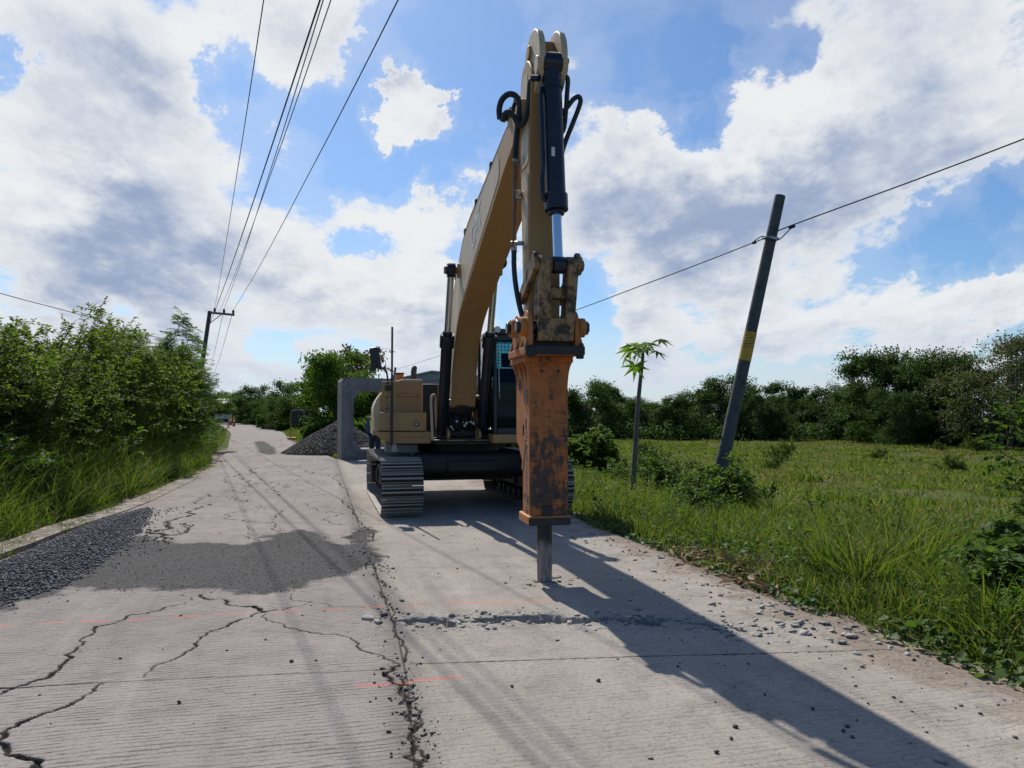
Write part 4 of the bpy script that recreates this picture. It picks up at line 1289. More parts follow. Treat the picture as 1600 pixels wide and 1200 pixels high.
    for (va, vb, wa, wb) in ((-.150, -.055, -.15, -.03), (.105, .200, .085, .165)):
        # each arm tapers from the cylinder pin to the hammer pin
        pr = [(6.72, 2.83), (6.93, 2.83), (6.90, 2.5), (6.86, 2.16), (6.66, 2.16), (6.69, 2.5)]
        kk = len(pr)
        tt = [(2.83 - z) / .67 for _, z in pr]
        vs = [(x, va + (wa - va) * t, z) for (x, z), t in zip(pr, tt)] + [(x, vb + (wb - vb) * t, z) for (x, z), t in zip(pr, tt)]
        H.add(vs, [tuple(range(kk))[::-1], tuple(range(kk, 2 * kk))] + [(j, (j + 1) % kk, kk + (j + 1) % kk, kk + j) for j in range(kk)])
    H.box(6.71, 6.85, -.06, .11, 2.50, 2.60)
    H.prism([(-.15, 2.33), (.16, 2.33), (.165, 2.13), (-.155, 2.13)], 6.70, 6.87, 'x')
    H.build('link_arms', M['link'], LK, bevel=.015)
    for v in (-.105, .115):
        k = up()
        k.cyl((6.865, v, 2.245), (6.885, v, 2.245), .018, n=10)
        k.build('bolt', M['black'], LK)
    for s_ in (-1, 1):
        k = up()
        a, b = np.array((6.83, 2.80)), np.array((6.33, 2.585))
        d = (b - a) / np.linalg.norm(b - a)
        nn = np.array((-d[1], d[0]))
        v = s_ * .185 + .01
        k.prism(rounded([tuple(a - d * .09 + nn * .085), tuple(a + d * .12 + nn * .075), tuple(b + d * .07 + nn * .065), tuple(b + d * .07 - nn * .065), tuple(a + d * .12 - nn * .06), tuple(a - d * .09 - nn * .085)], .06, 5), v - .022, v + .022)
        k.cyl((b[0], v - .035, b[1]), (b[0], v + .035, b[1]), .055, n=18)
        k.build('idler_link', M['link'], LK, bevel=.008)
    # ---- hydraulic hammer
    HM = empty('hydraulic_hammer')
    HM.parent = X
    hb = up()
    hb.prism([(6.03, 1.98), (6.63, 1.98), (6.63, .60), (6.31, .60), (6.31, 1.03), (6.12, 1.20), (6.03, 1.22)], -.165, .175)
    hb.build('hammer_housing', M['hammer'], HM, bevel=.014)
    k = up()
    k.prism([(6.04, 1.93), (6.605, 1.93), (6.605, .615), (6.325, .615), (6.325, 1.045), (6.13, 1.22), (6.04, 1.25)], -.1685, -.165)
    sp_ = k.build('side_plate', M['hammer_side'], HM)
    k = up()
    k.prism([(6.40, .66), (6.595, .66), (6.595, 1.42), (6.43, 1.56), (6.40, 1.50)], -.1725, -.1685)
    k.prism([(6.31, 1.02), (6.34, .99), (6.46, 1.25), (6.43, 1.28)], -.178, -.1685)
    k.build('wear_plate', worn('bare_orange', (.50, .24, .125), (.34, .14, .07), .55, scale=6), HM)
    for (u, z, hu, hz) in ((6.475, 1.42, .014, .05), (6.36, 1.36, .012, .05), (6.42, .77, .014, .025), (6.55, .755, .016, .035), (6.19, 1.78, .03, .05)):
        k = up()
        k.prism(rounded([(u - hu, z - hz), (u + hu, z - hz), (u + hu, z + hz), (u - hu, z + hz)], hu * .9), -.1755, -.16)
        k.build('bolt_hole', M['black'], HM, smooth=False)
    for (v, z, r) in ((-.07, .79, .026), (.065, .79, .026), (-.065, 1.885, .016), (.085, 1.885, .016)):
        k = up()
        k.cyl((6.62, v, z), (6.6335, v, z), r, n=14)
        k.build('bolt_hole', M['black'], HM, smooth=False)
    for v in (-.07, .085):
        k = up()
        k.cyl((6.62, v, 1.92), (6.65, v, 1.92), .014, n=8)
        k.build('bolt_head', M['hammer'], HM)
    k = up()
    k.box(6.24, 6.66, -.19, .185, .535, .615)
    k.build('bottom_plate', M['hammer_side'], HM, bevel=.012)
    k = up()
    k.box(6.655, 6.668, -.19, .185, .535, .60)
    k.box(6.625, 6.655, -.06, .02, .60, .70)
    k.build('oil_soaked_lip', M['dark'], HM, bevel=.006)
    k = up()
    k.tube([(6.46, 0, .55), (6.46, 0, .47), (6.46, 0, .35), (6.46, 0, .20), (6.46, 0, .0), (6.46, 0, -.06)], [.066, .066, .069, .068, .0655, .06], 28)
    m, g, b, out = material('chisel_steel')
    co = g.n('ShaderNodeTexCoord').outputs['Object']
    z = g.n('ShaderNodeSeparateXYZ', {0: co}).outputs[2]
    nn = g.noise(g.vm('MULTIPLY', co, (14, 14, 3)), 2, 5, .65)
    fz = g.ss(g.m('ADD', z, g.m('MULTIPLY', g.m('SUBTRACT', nn, .5), .25)), .30, .40)
    c = g.mix(fz, g.mix(g.ss(nn, .35, .65), (.30, .285, .27), (.16, .145, .13)), (.028, .026, .025))
    g.put(b.inputs['Base Color'], c)
    b.inputs['Roughness'].default_value = .6
    b.inputs['Metallic'].default_value = .25
    k.build('chisel', m, HM)
    fg = up()
    fg.box(6.12, 6.88, -.265, .245, 2.015, 2.085)
    fg.build('top_flange', M['hammer_side'], HM, bevel=.01)
    k = up()
    k.box(6.87, 6.893, -.268, .255, 2.010, 2.088)
    k.cyl((6.87, -.22, 2.03), (6.90, -.22, 2.03), .05, n=12)
    k.cyl((6.80, .235, 1.985), (6.80, .235, 2.12), .035, n=10)
    k.build('flange_edge', M['dark'], HM, bevel=.008)
    k = up()
    k.box(6.04, 6.68, -.23, .21, 1.965, 2.0155)
    k.build('lower_flange', M['hammer'], HM, bevel=.008)
    # flared gussets under the flange
    def arc(s_, v0, v1):
        n = 8
        pts = [(s_ * (v0 + (v1 - v0) * (1 - math.cos(math.pi / 2 * i / n))), 1.70 + .27 * math.sin(math.pi / 2 * i / n)) for i in range(n + 1)]
        return pts
    for u in (6.08, 6.30, 6.46, 6.61):
        for s_ in (-1, 1):
            k = up()
            k.prism([(s_ * .12, 1.97), (s_ * .12, 1.66)] + [(v + (.005 if s_ > 0 else 0), z) for v, z in arc(s_, .168, .245 if s_ < 0 else .225)], u - .012, u + .012, 'x')
            k.build('gusset', M['hammer_side'] if s_ < 0 else M['hammer'], HM, bevel=.004)
    for i, s_ in enumerate((-1, 1)):
        e_ = up()
        e_.prism(rounded([(6.14, 2.085), (6.86, 2.085), (6.86, 2.26), (6.83, 2.37), (6.74, 2.42), (6.62, 2.36), (6.54, 2.30), (6.46, 2.38), (6.34, 2.42), (6.24, 2.38), (6.19, 2.26)],
                         [.02, .02, .05, .06, .08, .08, .06, .06, .09, .06, .06], 5), s_ * .205 - .02 - .01, s_ * .205 + .02 - .01)
        e_.build('mounting_ear', M['hammer_side'], HM, bevel=.008)
        for (u, z) in ((6.33, 2.29), (6.75, 2.26)):
            b_ = up()
            b_.cyl((u, s_ * .225, z), (u, s_ * .29, z), .085, n=24)
            b_.build('pin_boss', M['hammer_side'], HM, bevel=.01)
            n_ = up()
            n_.cyl((u, s_ * .29, z), (u, s_ * .325, z), .062, n=6)
            n_.cyl((u, s_ * .13, z), (u, s_ * .21, z), .06, n=16)
            n_.build('pin_nut', M['black'], HM, bevel=.008)
        for u in (6.17, 6.42, 6.62, 6.82):
            g_ = up()
            g_.prism([(s_ * .21, 2.085), (s_ * .262, 2.085), (s_ * .215, 2.24), (s_ * .21, 2.24)], u - .01, u + .01, 'x')
            g_.build('gusset', M['hammer_side'], HM, bevel=.003)
    k = up()
    k.box(6.20, 6.80, -.18, .18, 2.085, 2.14)
    k.build('mounting_saddle', M['dark'], HM, bevel=.01)
    # side lettering, running down the wear plate
    fc = bpy.data.curves.new('lettering', 'FONT')
    fc.body = 'OLBOUNDOCCIATI'
    fc.size = .092
    fc.space_character = 1.02
    fc.extrude = .0006
    fo = bpy.data.objects.new('lettering', fc)
    C.objects.link(fo)
    fc.materials.append(M['dark'])
    fo = text_mesh(fo)
    org = (6.465, -.1732, 1.36)
    place_text(fo, Vector((org[0] * e[0] + org[1] * rr[0], org[0] * e[1] + org[1] * rr[1], org[2])), Vector((0, 0, -1)), nz.cross(Vector((0, 0, -1))), nz)
    fo.parent = HM
    k = up()
    k.prism(rounded([(6.40, 1.60), (6.52, 1.60), (6.52, 1.72), (6.40, 1.72)], .02), -.1725, -.1685)
    k.build('faded_badge', worn('faded_badge_red', (.22, .07, .07), (.36, .20, .16), .6, scale=30, lo=.35, hi=.6), HM)
    return X
make_excavator()
# ---------------------------------------------------------------- plants
def nrmz(a):
    return a / (np.linalg.norm(a, axis=-1, keepdims=True) + 1e-9)
def grow(rs, P0, D0, L, npt, wob, up):
    """many branches at once: (m, npt+1, 3)"""
    d = nrmz(np.asarray(D0, float))
    p = np.asarray(P0, float)
    out = [p]
    for _ in range(npt):
        d = nrmz(d + rs.normal(0, wob, d.shape) + np.array([0, 0, 1]) * up)
        p = p + d * (L / npt)[:, None]
        out.append(p)
    return np.stack(out, 1)
def along(rs, B, n, lo, hi):
    """n points on each branch: positions, branch directions, fraction"""
    m, k, _ = B.shape
    t = lo + (hi - lo) * (np.arange(n)[None] + rs.rand(m, n)) / n
    x = t * (k - 1)
    i = np.minimum(x.astype(int), k - 2)
    f = (x - i)[..., None]
    r = np.arange(m)[:, None]
    a, b = B[r, i], B[r, i + 1]
    return (a + (b - a) * f).reshape(-1, 3), nrmz(b - a).reshape(-1, 3), t.ravel()
def perp(rs, d):
    return nrmz(np.cross(d, rs.normal(size=d.shape)))
def tubes(B, r0, r1, n=4):
    """tapered tubes for branches of one level -> verts, quads"""
    m, k, _ = B.shape
    d = nrmz(np.gradient(B, axis=1))
    ref = np.where(np.abs(d[..., 2:3]) < .9, np.array([0, 0, 1.]), np.array([1., 0, 0]))
    a = nrmz(np.cross(d, ref))
    b = np.cross(d, a)
    r = (np.asarray(r0)[:, None] + (np.asarray(r1)[:, None] - np.asarray(r0)[:, None]) * np.linspace(0, 1, k)[None])[..., None]
    an = 2 * np.pi * np.arange(n) / n
    V = B[:, :, None] + r[:, :, None] * (a[:, :, None] * np.cos(an)[:, None] + b[:, :, None] * np.sin(an)[:, None])
    i = np.arange(m * k * n).reshape(m, k, n)
    j = np.roll(i, -1, 2)
    Q = np.stack([i[:, :-1], j[:, :-1], j[:, 1:], i[:, 1:]], -1).reshape(-1, 4)
    return V.reshape(-1, 3), Q
def joinm(parts):
    V, Q, b = [], [], 0
    for v, q in parts:
        V.append(v); Q.append(q + b); b += len(v)
    return np.concatenate(V), np.concatenate(Q)
def leaf_geo(rs, p, d, nr, L, W, fold=.12, curl=.12):
    """leaf blades of six points: pointed, folded along the midrib"""
    s = nrmz(np.cross(d, nr))
    u = np.cross(s, d)
    L, W = np.asarray(L)[:, None], np.asarray(W)[:, None]
    mid = p + d * L * .42
    v = np.stack([p, mid - s * W * .5 + u * W * fold, p + d * L * .8 - s * W * .26 - u * L * curl * .5, p + d * L - u * L * curl, p + d * L * .8 + s * W * .26 - u * L * curl * .5, mid + s * W * .5 + u * W * fold], 1)
    n = len(p)
    i = (np.arange(n) * 6)[:, None]
    q = np.concatenate([i + np.array([[0, 3, 2, 1]]), i + np.array([[0, 5, 4, 3]])])
    return v.reshape(-1, 3), q, np.repeat(rs.rand(n), 6)
def quad_leaf(rs, p, d, nr, L, W):
    s = nrmz(np.cross(d, nr))
    u = np.cross(s, d)
    L, W = np.asarray(L)[:, None], np.asarray(W)[:, None]
    v = np.stack([p, p + d * L * .5 - s * W * .5 + u * W * .15, p + d * L - u * L * .1, p + d * L * .5 + s * W * .5 + u * W * .15], 1)
    n = len(p)
    return v.reshape(-1, 3), (np.arange(n) * 4)[:, None] + np.arange(4)[None], np.repeat(rs.rand(n), 4)

def shrub_mesh(seed, H, spread=.45, stems=8, b2=11, b3=8, leaves=28, leaf=.06, wid=.5, l2=.42, l3=.2, up=.06, feather=False, low=.08, base_r=.25):
    """stems, branches and leafy twigs; returns (wood mesh, leaf mesh)"""
    rs = np.random.RandomState(seed)
    an = rs.uniform(0, 6.28, stems)
    P0 = np.column_stack([np.cos(an), np.sin(an), np.zeros(stems)]) * (base_r * rs.rand(stems))[:, None]
    D0 = np.column_stack([np.cos(an) * spread * rs.uniform(.2, 1.3, stems), np.sin(an) * spread * rs.uniform(.2, 1.3, stems), np.ones(stems)])
    L1 = H * rs.uniform(.55, 1.0, stems) ** 1.0
    L1[0] = H * 1.04
    B1 = grow(rs, P0, D0, L1, 8, .10, .04)
    p, d, t = along(rs, B1, b2, low, .97)
    d2 = nrmz(d * .55 + perp(rs, d) * 1.0 + np.array([0, 0, .25]))
    L2 = H * l2 * (1.15 - .75 * t) * rs.uniform(.6, 1.1, len(t))
    B2 = grow(rs, p, d2, L2, 5, .14, up)
    p3, d3, t3 = along(rs, B2, b3, .15, 1.0)
    dd = nrmz(d3 * .7 + perp(rs, d3) * .9 + np.array([0, 0, .12]))
    L3 = H * l3 * (1.1 - .5 * t3) * rs.uniform(.5, 1.1, len(t3))
    B3 = grow(rs, p3, dd, L3, 4, .12, -.02)
    B3 = np.concatenate([B3, grow(rs, B1[:, -2], nrmz(B1[:, -1] - B1[:, -2]), L1 * .22, 4, .1, .02)])
    wood = joinm([tubes(B1, .022 * L1 / 3 + .006, np.full(stems, .005), 6), tubes(B2, np.full(len(B2), .008), np.full(len(B2), .003)), tubes(B3, np.full(len(B3), .0035), np.full(len(B3), .0015), 3)])
    pl, dl, tl = along(rs, B3, leaves, .06, 1.0)
    n = len(pl)
    side = np.tile(np.where(np.arange(leaves) % 2, 1., -1.), len(B3))[:, None]
    upv = nrmz(np.array([0, 0, 1.]) + rs.normal(0, .35, (n, 3)))
    lat = nrmz(np.cross(dl, upv)) * side
    ld = nrmz(dl * .55 + lat + np.array([0, 0, -.10]) + rs.normal(0, .22, (n, 3)))
    L = leaf * rs.uniform(.6, 1.25, n)
    if feather:
        # each leaf a flat pinnate frond: rows of slender leaflets
        k = 9
        f = np.linspace(.1, 1, k)
        pp = (pl[:, None] + ld[:, None] * (L[:, None] * f)[..., None] + np.array([0, 0, -1.]) * (L[:, None] * f ** 2 * .25)[..., None]).repeat(2, 1).reshape(-1, 3)
        sd = np.tile(np.array([1., -1.]), n * k)[:, None]
        ldr, ur = ld.repeat(2 * k, 0), upv.repeat(2 * k, 0)
        fd = nrmz(ldr * .45 + nrmz(np.cross(ldr, ur)) * sd + rs.normal(0, .08, (len(pp), 3)))
        V, Q, rn = quad_leaf(rs, pp, fd, ur, np.repeat(L * .34, 2 * k), np.repeat(L * .09, 2 * k))
    else:
        V, Q, rn = leaf_geo(rs, pl, ld, nrmz(upv + rs.normal(0, .3, (n, 3))), L, L * wid)
    return np_mesh('stems', *wood, True), np_mesh('leaves', V, Q, False, {'rnd': rn})

def tree_mesh(seed, H, Rw, trunk=.35, clumps=26, per=330, leaf=.26, base=.15, flat=1.0, airy=.5):
    """trunk with limbs and a crown of leaf sprays gathered in uneven clumps"""
    rs = np.random.RandomState(seed)
    # limb ends
    n = clumps
    a = rs.uniform(0, 6.28, n)
    zf = base + (1 - base) * rs.rand(n) ** .8
    prof = np.sqrt(np.clip(1 - ((zf - .52) / .56) ** 2, .05, 1))
    rad = Rw * prof * (.25 + .75 * rs.rand(n) ** .5)
    E = np.column_stack([np.cos(a) * rad, np.sin(a) * rad, zf * H * .93])
    T = grow(rs, np.array([[0, 0, -.1]]), np.array([[rs.normal(0, .06), rs.normal(0, .06), 1]]), np.array([H * .8]), 8, .05, .05)
    k = np.clip((zf * .72 * 8).astype(int), 1, 7)
    S = T[0, k - 1]
    q = np.linspace(0, 1, 6)[None, :, None]
    LB = S[:, None] + (E - S)[:, None] * q + np.array([0, 0, 1.]) * (np.sin(q * np.pi) * H * .03) + rs.normal(0, .04 * Rw, (n, 6, 3)) * np.sin(q * np.pi)
    wood = joinm([tubes(T, np.array([trunk * .5]), np.array([trunk * .12]), 8), tubes(LB, np.full(n, trunk * .2), np.full(n, trunk * .05), 5)])
    cr = Rw * rs.uniform(.24, .46, n)
    m = int(per)
    u = nrmz(rs.normal(size=(n, m, 3)))
    r = rs.rand(n, m, 1) ** .4
    # each clump is split into sprays so its rim is uneven
    ns = 10
    sp = nrmz(rs.normal(size=(n, ns, 3)))
    w = sp[np.arange(n)[:, None], rs.randint(0, ns, (n, m))]
    u = nrmz(u * (1 - airy) + w * airy * 1.3) * (1 + .25 * rs.normal(size=(n, m, 1)))
    p = E[:, None] + u * r * cr[:, None, None] * np.array([1.15, 1.15, .72 * flat])
    p = p.reshape(-1, 3)
    p[:, 2] = np.maximum(p[:, 2], .02 * H)
    c = np.repeat(E, m, 0)
    o = nrmz(p - c)
    d = nrmz(o * .5 + rs.normal(0, .6, p.shape) + np.array([0, 0, -.15]))
    nr = nrmz(o * .5 + np.array([0, 0, .7]) + rs.normal(0, .5, p.shape))
    L = leaf * rs.uniform(.55, 1.25, len(p))
    V, Q, rn = leaf_geo(rs, p, d, nr, L, L * .55)
    return np_mesh('trunk', *wood, True), np_mesh('crown', V, Q, False, {'rnd': rn})

class Kind:
    """one plant pattern, built once; every further plant is a copy of the thing and of each of its parts"""
    def __init__(s, name, meshes, mats, parts, cat, group):
        s.name, s.meshes, s.mats, s.parts, s.cat, s.group, s.first = name, meshes, mats, parts, cat, group, None
    def put(s, x, y, z, label, scale=1.0, rz=0.0, sz=None, tilt=(0, 0), mat=None):
        if s.first is None:
            o = empty(s.name)
            for me, m, pn in zip(s.meshes, s.mats, s.parts):
                link(pn, me, m, o)
            s.first = o
        else:
            o = copy_tree(s.first)
        o.location = (x, y, z)
        o.rotation_euler = (tilt[0], tilt[1], rz)
        o.scale = (scale, scale, sz or scale)
        tag(o, label, s.cat, s.group)
        return o

def blades(rs, x, y, z, h, w, lean, segs=3, dirs=None):
    """grass blades: bent tapering strips"""
    n = len(x)
    a = rs.uniform(0, 6.28, n) if dirs is None else dirs
    ca, sa = np.cos(a), np.sin(a)
    f = rs.uniform(0, 6.28, n)
    q = np.linspace(0, 1, segs + 1)
    out = lean[:, None] * h[:, None] * q[None] ** 1.8
    hz = h[:, None] * (q[None] - .38 * lean[:, None] * q[None] ** 2.2)
    cx, cy, cz = x[:, None] + ca[:, None] * out, y[:, None] + sa[:, None] * out, z[:, None] + hz
    ww = w[:, None] * .5 * np.array([.8, 1.0, .75, .42, .05][:segs] + [.05])[None]
    wx, wy = np.cos(f)[:, None] * ww, np.sin(f)[:, None] * ww
    Lf = np.stack([cx - wx, cy - wy, cz], -1)
    Rf = np.stack([cx + wx, cy + wy, cz], -1)
    V = np.stack([Lf, Rf], 2).reshape(-1, 3)
    i = (np.arange(n) * (segs + 1) * 2)[:, None] + (np.arange(segs) * 2)[None]
    Q = np.stack([i, i + 1, i + 3, i + 2], -1).reshape(-1, 4)
    return V, Q, np.repeat(np.clip(rs.normal(.45, .3, n), 0, 1), (segs + 1) * 2)
def stuff_grass(name, geos, mat, label):
    V, Q = joinm([(v, q) for v, q, r in geos])
    me = np_mesh(name, V, Q, True, {'rnd': np.concatenate([r for _, _, r in geos])})
    return tag(link(name, me, mat), label, 'grass', kind='stuff')

def edge_left(s):
    """t of the left road edge, including the bend"""
    return np.interp(s, [0, 9, 14, 19, 25, 30, 45, 72, 120], [-3.5, -3.55, -3.3, -3.25, -3.2, -3.75, -5.0, -8.1, -15.5])
def edge_right(s):
    return np.interp(s, [0, 5, 10, 16, 22, 40], [3.95, 3.75, 3.6, 3.7, 4.0, 4.2])
def sxy(s, t):
    return s * RD[0] + t * RT[0], s * RD[1] + t * RT[1]

def make_grass():
    rs = np.random.RandomState(11)
    G_ = []
    # tall grass along the left verge, thick near the camera
    n = 46000
    s = 4 + 70 * rs.rand(n) ** 2.3
    t = edge_left(s) - .15 - 2.4 * rs.rand(n) ** 1.3
    cl = fbm(s * 1.1 + 40, t * 1.1 + 40, 3, 3)
    keep = cl + rs.rand(n) * .35 > .54
    s, t, cl = s[keep], t[keep], cl[keep]
    x, y = sxy(s, t)
    off = edge_left(s) - t
    h = np.clip(.28 + .62 * off, .25, 1.3) * rs.uniform(.45, 1.25, len(s)) * (.2 + 1.55 * cl)
    w = rs.uniform(.008, .020, len(s)) * (1 + s * .02)
    G_.append(blades(rs, x, y, gz(x, y) - .05, h, w, rs.uniform(.15, 1.05, len(s)), 4))
    # short creeping grass on the very edge
    n = 9000
    s = 4 + 30 * rs.rand(n) ** 1.5
    t = edge_left(s) - .05 - np.abs(rs.normal(0, .35, n))
    k = fbm(s * 2 + 9, t * 2 + 9, 5, 3) > .47
    s, t = s[k], t[k]
    x, y = sxy(s, t)
    G_.append(blades(rs, x, y, gz(x, y) - .03, rs.uniform(.06, .2, len(s)), rs.uniform(.006, .012, len(s)), rs.uniform(.3, 1.2, len(s)), 3))
    n = 9000
    s = 6 + 20 * rs.rand(n) ** 1.3
    t = edge_left(s) + .12 + rs.normal(0, .12, n)
    k = fbm(s * 1.3 + 5, t * .8 + 9, 15, 3) > .56
    s, t = s[k], t[k]
    x, y = sxy(s, t)
    G_.append(blades(rs, x, y, gz(x, y) - .02, rs.uniform(.03, .12, len(s)), rs.uniform(.005, .010, len(s)), rs.uniform(.4, 1.3, len(s)), 3))
    stuff_grass('tall_grass', G_, M['grass_tall'], 'tall arching grass along the left road edge below the shrubs')
    # right verge: dense grass sloping to the field
    G_ = []
    n = 60000
    s = 2.2 + 26 * rs.rand(n) ** 1.8
    t = edge_right(s) + .1 + np.abs(rs.normal(0, 1, n)) * 2.0
    cl = fbm(s * .9 + 70, t * .9 + 70, 13, 4)
    keep = cl + rs.rand(n) * .4 > .56
    s, t, cl = s[keep], t[keep], cl[keep]
    x, y = sxy(s, t)
    off = t - edge_right(s)
    h = np.clip(.21 + .11 * off, .12, .32) * rs.uniform(.5, 1.3, len(s)) * (.45 + cl * 1.1)
    w = rs.uniform(.006, .014, len(s)) * (1 + s * .03)
    G_.append(blades(rs, x, y, gz(x, y) - .04 - .05 * (off < .3), h, w, rs.uniform(.15, 1.0, len(s)), 3))
    # rough grass along the right edge of the far road
    n = 9000
    yy = 27 + 75 * rs.rand(n) ** 1.3
    xr = np.interp(yy, [24, 30, 43, 70, 112], [-5.4, -7.5, -12.4, -21.2, -38])
    off = .2 + 5.5 * rs.rand(n) ** 1.5
    k = fbm(yy * .5, off * .8, 61, 3) + .3 * rs.rand(n) > .55
    yy, xr, off = yy[k], xr[k], off[k]
    x = xr + off
    G_.append(blades(rs, x, yy, np.full(len(x), -.02), rs.uniform(.15, .6, len(x)) * np.clip(off, .35, 1), rs.uniform(.02, .05, len(x)), rs.uniform(.2, .9, len(x)), 3))
    # tall broad tufts here and there
    for i, (px, py, hh, k) in enumerate([(1300, 905, .75, 90), (1345, 925, .8, 110), (1240, 870, .6, 60), (1390, 900, .85, 90), (1440, 905, .8, 80), (1480, 950, .7, 70), (1560, 985, .6, 80), (1590, 960, .7, 60), (1180, 845, .55, 60), (1545, 1010, .5, 40), (1210, 810, .7, 60), (1420, 860, .7, 60)]):
        c = G(px, py)
        a = rs.uniform(0, 6.28, k)
        rr = .16 * rs.rand(k)
        x, y = c[0] + np.cos(a) * rr, c[1] + np.sin(a) * rr
        G_.append(blades(rs, x, y, gz(x, y) - .05, hh * rs.uniform(.6, 1.1, k), rs.uniform(.011, .02, k), rs.uniform(.2, 1.1, k), 4, a + rs.normal(0, .5, k)))
    stuff_grass('verge_grass', G_, M['grass_verge'], 'thick green grass on the right verge beside the slab')
    # the field
    G_ = []
    n = 230000
    d = 6 + 84 * rs.rand(n) ** 1.25
    an = rs.uniform(-.12, .85, n)
    x, y = d * np.sin(an), d * np.cos(an)
    s, t = st(x, y)
    cl = fbm(x * .35 + 50, y * .35 + 50, 23, 4)
    keep = (t > edge_right(s) + 2.2) & (cl + rs.rand(n) * .5 > .55)
    x, y, cl, d = x[keep], y[keep], cl[keep], d[keep]
    h = rs.uniform(.06, .20, len(x)) * (.35 + 1.4 * np.clip(cl - .2, 0, 1)) * (1 + .004 * d)
    w = .010 + .0011 * d
    G_.append(blades(rs, x, y, gz(x, y) - .04, h, w * rs.uniform(.7, 1.3, len(x)), rs.uniform(.2, .9, len(x)), 2))
    stuff_grass('field_grass', G_, M['grass_field'], 'rough pasture grass covering the open field')
    # tussocks: denser longer clumps in the field
    G_ = []
    for i in range(260):
        d, an = 9 + 55 * rs.rand() ** 1.3, rs.uniform(.02, .75)
        cx, cy = d * math.sin(an), d * math.cos(an)
        s_, t_ = st(cx, cy)
        if t_ < edge_right(s_) + 2.5: continue
        k = int(70 + 60 * rs.rand())
        r0 = rs.uniform(.25, 1.0)
        a = rs.uniform(0, 6.28, k)
        rr = r0 * np.sqrt(rs.rand(k))
        x, y = cx + np.cos(a) * rr * 1.5, cy + np.sin(a) * rr
        G_.append(blades(rs, x, y, gz(x, y) - .04, rs.uniform(.16, .36) * rs.uniform(.6, 1.2, k), (.010 + .0010 * d) * rs.uniform(.7, 1.3, k), rs.uniform(.2, .9, k), 3))
    stuff_grass('tussock_grass', G_, M['grass_verge'], 'taller green grass tussocks dotted about the field')
    # creeping vines with broad leaves at the right edge of the slab
    V_ = []
    n = 3600
    s = 2.3 + 8.5 * rs.rand(n) ** 1.3
    t = edge_right(s) - .05 + np.abs(rs.normal(0, .62, n)) + np.clip(3.6 - s, 0, 2) * 0
    cl = fbm(s * 1.6 + 20, t * 1.6 + 20, 33, 3)
    k = cl + .3 * rs.rand(n) > .56
    s, t = s[k], t[k]
    x, y = sxy(s, t)
    z = gz(x, y) - .03 + rs.uniform(.02, .26, len(s)) * np.clip(t - edge_right(s) + .25, .15, 1)
    p = np.column_stack([x, y, z])
    a = rs.uniform(0, 6.28, len(s))
    d = nrmz(np.column_stack([np.cos(a), np.sin(a), rs.normal(-.1, .3, len(s))]))
    L = rs.uniform(.035, .095, len(s))
    V_.append(leaf_geo(rs, p, d, nrmz(np.array([0, 0, 1.]) + rs.normal(0, .4, (len(s), 3))), L, L * .85))
    V, Q = joinm([(v, q) for v, q, r in V_])
    tag(link('ground_vines', np_mesh('ground_vines', V, Q, False, {'rnd': V_[0][2]}), M['leaf_vine']), 'broad leaved creeping vines spilling onto the right slab edge', 'vines', kind='stuff')
    # leafy weeds mixed into the verge grass
    n, m = 620, 26
    s = 3.0 + 17 * rs.rand(n) ** 1.4
    t = edge_right(s) + .35 + 3.6 * rs.rand(n) ** 1.3
    k = fbm(s * .9 + 33, t * .9 + 2, 71, 3) > .44
    s, t = s[k], t[k]
    n = len(s)
    x, y = sxy(s, t)
    H = rs.uniform(.18, .62, n)
    q = rs.rand(n, m) ** .8
    lx = rs.normal(0, .16, (n, 2))
    p = np.stack([x[:, None] + lx[:, :1] * q + rs.normal(0, .035, (n, m)), y[:, None] + lx[:, 1:] * q + rs.normal(0, .035, (n, m)), gz(x, y)[:, None] - .03 + H[:, None] * q], -1).reshape(-1, 3)
    a = rs.uniform(0, 6.28, n * m)
    d = nrmz(np.column_stack([np.cos(a), np.sin(a), rs.normal(.15, .35, n * m)]))
    L = np.repeat(rs.uniform(.035, .085, n), m) * rs.uniform(.6, 1.2, n * m)
    V, Q, rn = leaf_geo(rs, p, d, nrmz(np.array([0, 0, 1.]) + rs.normal(0, .4, (n * m, 3))), L, L * .5)
    tag(link('verge_weeds', np_mesh('verge_weeds', V, Q, False, {'rnd': rn}), M['leaf_broad']), 'mixed leafy weeds growing through the right verge grass', 'weeds', kind='stuff')
    # dry leaves
    n = 900
    k = rs.randint(0, 3, n)
    cs = np.array([G(1150, 885)[:2], G(1110, 868)[:2], G(1195, 905)[:2]])
    xy = cs[k] + rs.normal(0, .22, (n, 2)) * np.array([.9, 1.2])
    p = np.column_stack([xy, gz(xy[:, 0], xy[:, 1]) - .03 + rs.uniform(.0, .10, n)])
    d = nrmz(rs.normal(0, 1, (n, 3)) * np.array([1, 1, .35]))
    L = rs.uniform(.05, .16, n)
    V, Q, rn = leaf_geo(rs, p, d, nrmz(np.array([0, 0, 1.]) + rs.normal(0, .5, (n, 3))), L, L * .35)
    tag(link('dry_leaves', np_mesh('dry_leaves', V, Q, False, {'rnd': rn}), M['leaf_dry']), 'dry tan leaf litter at the slab edge near the leaning pole', 'leaves', kind='stuff')
make_grass()

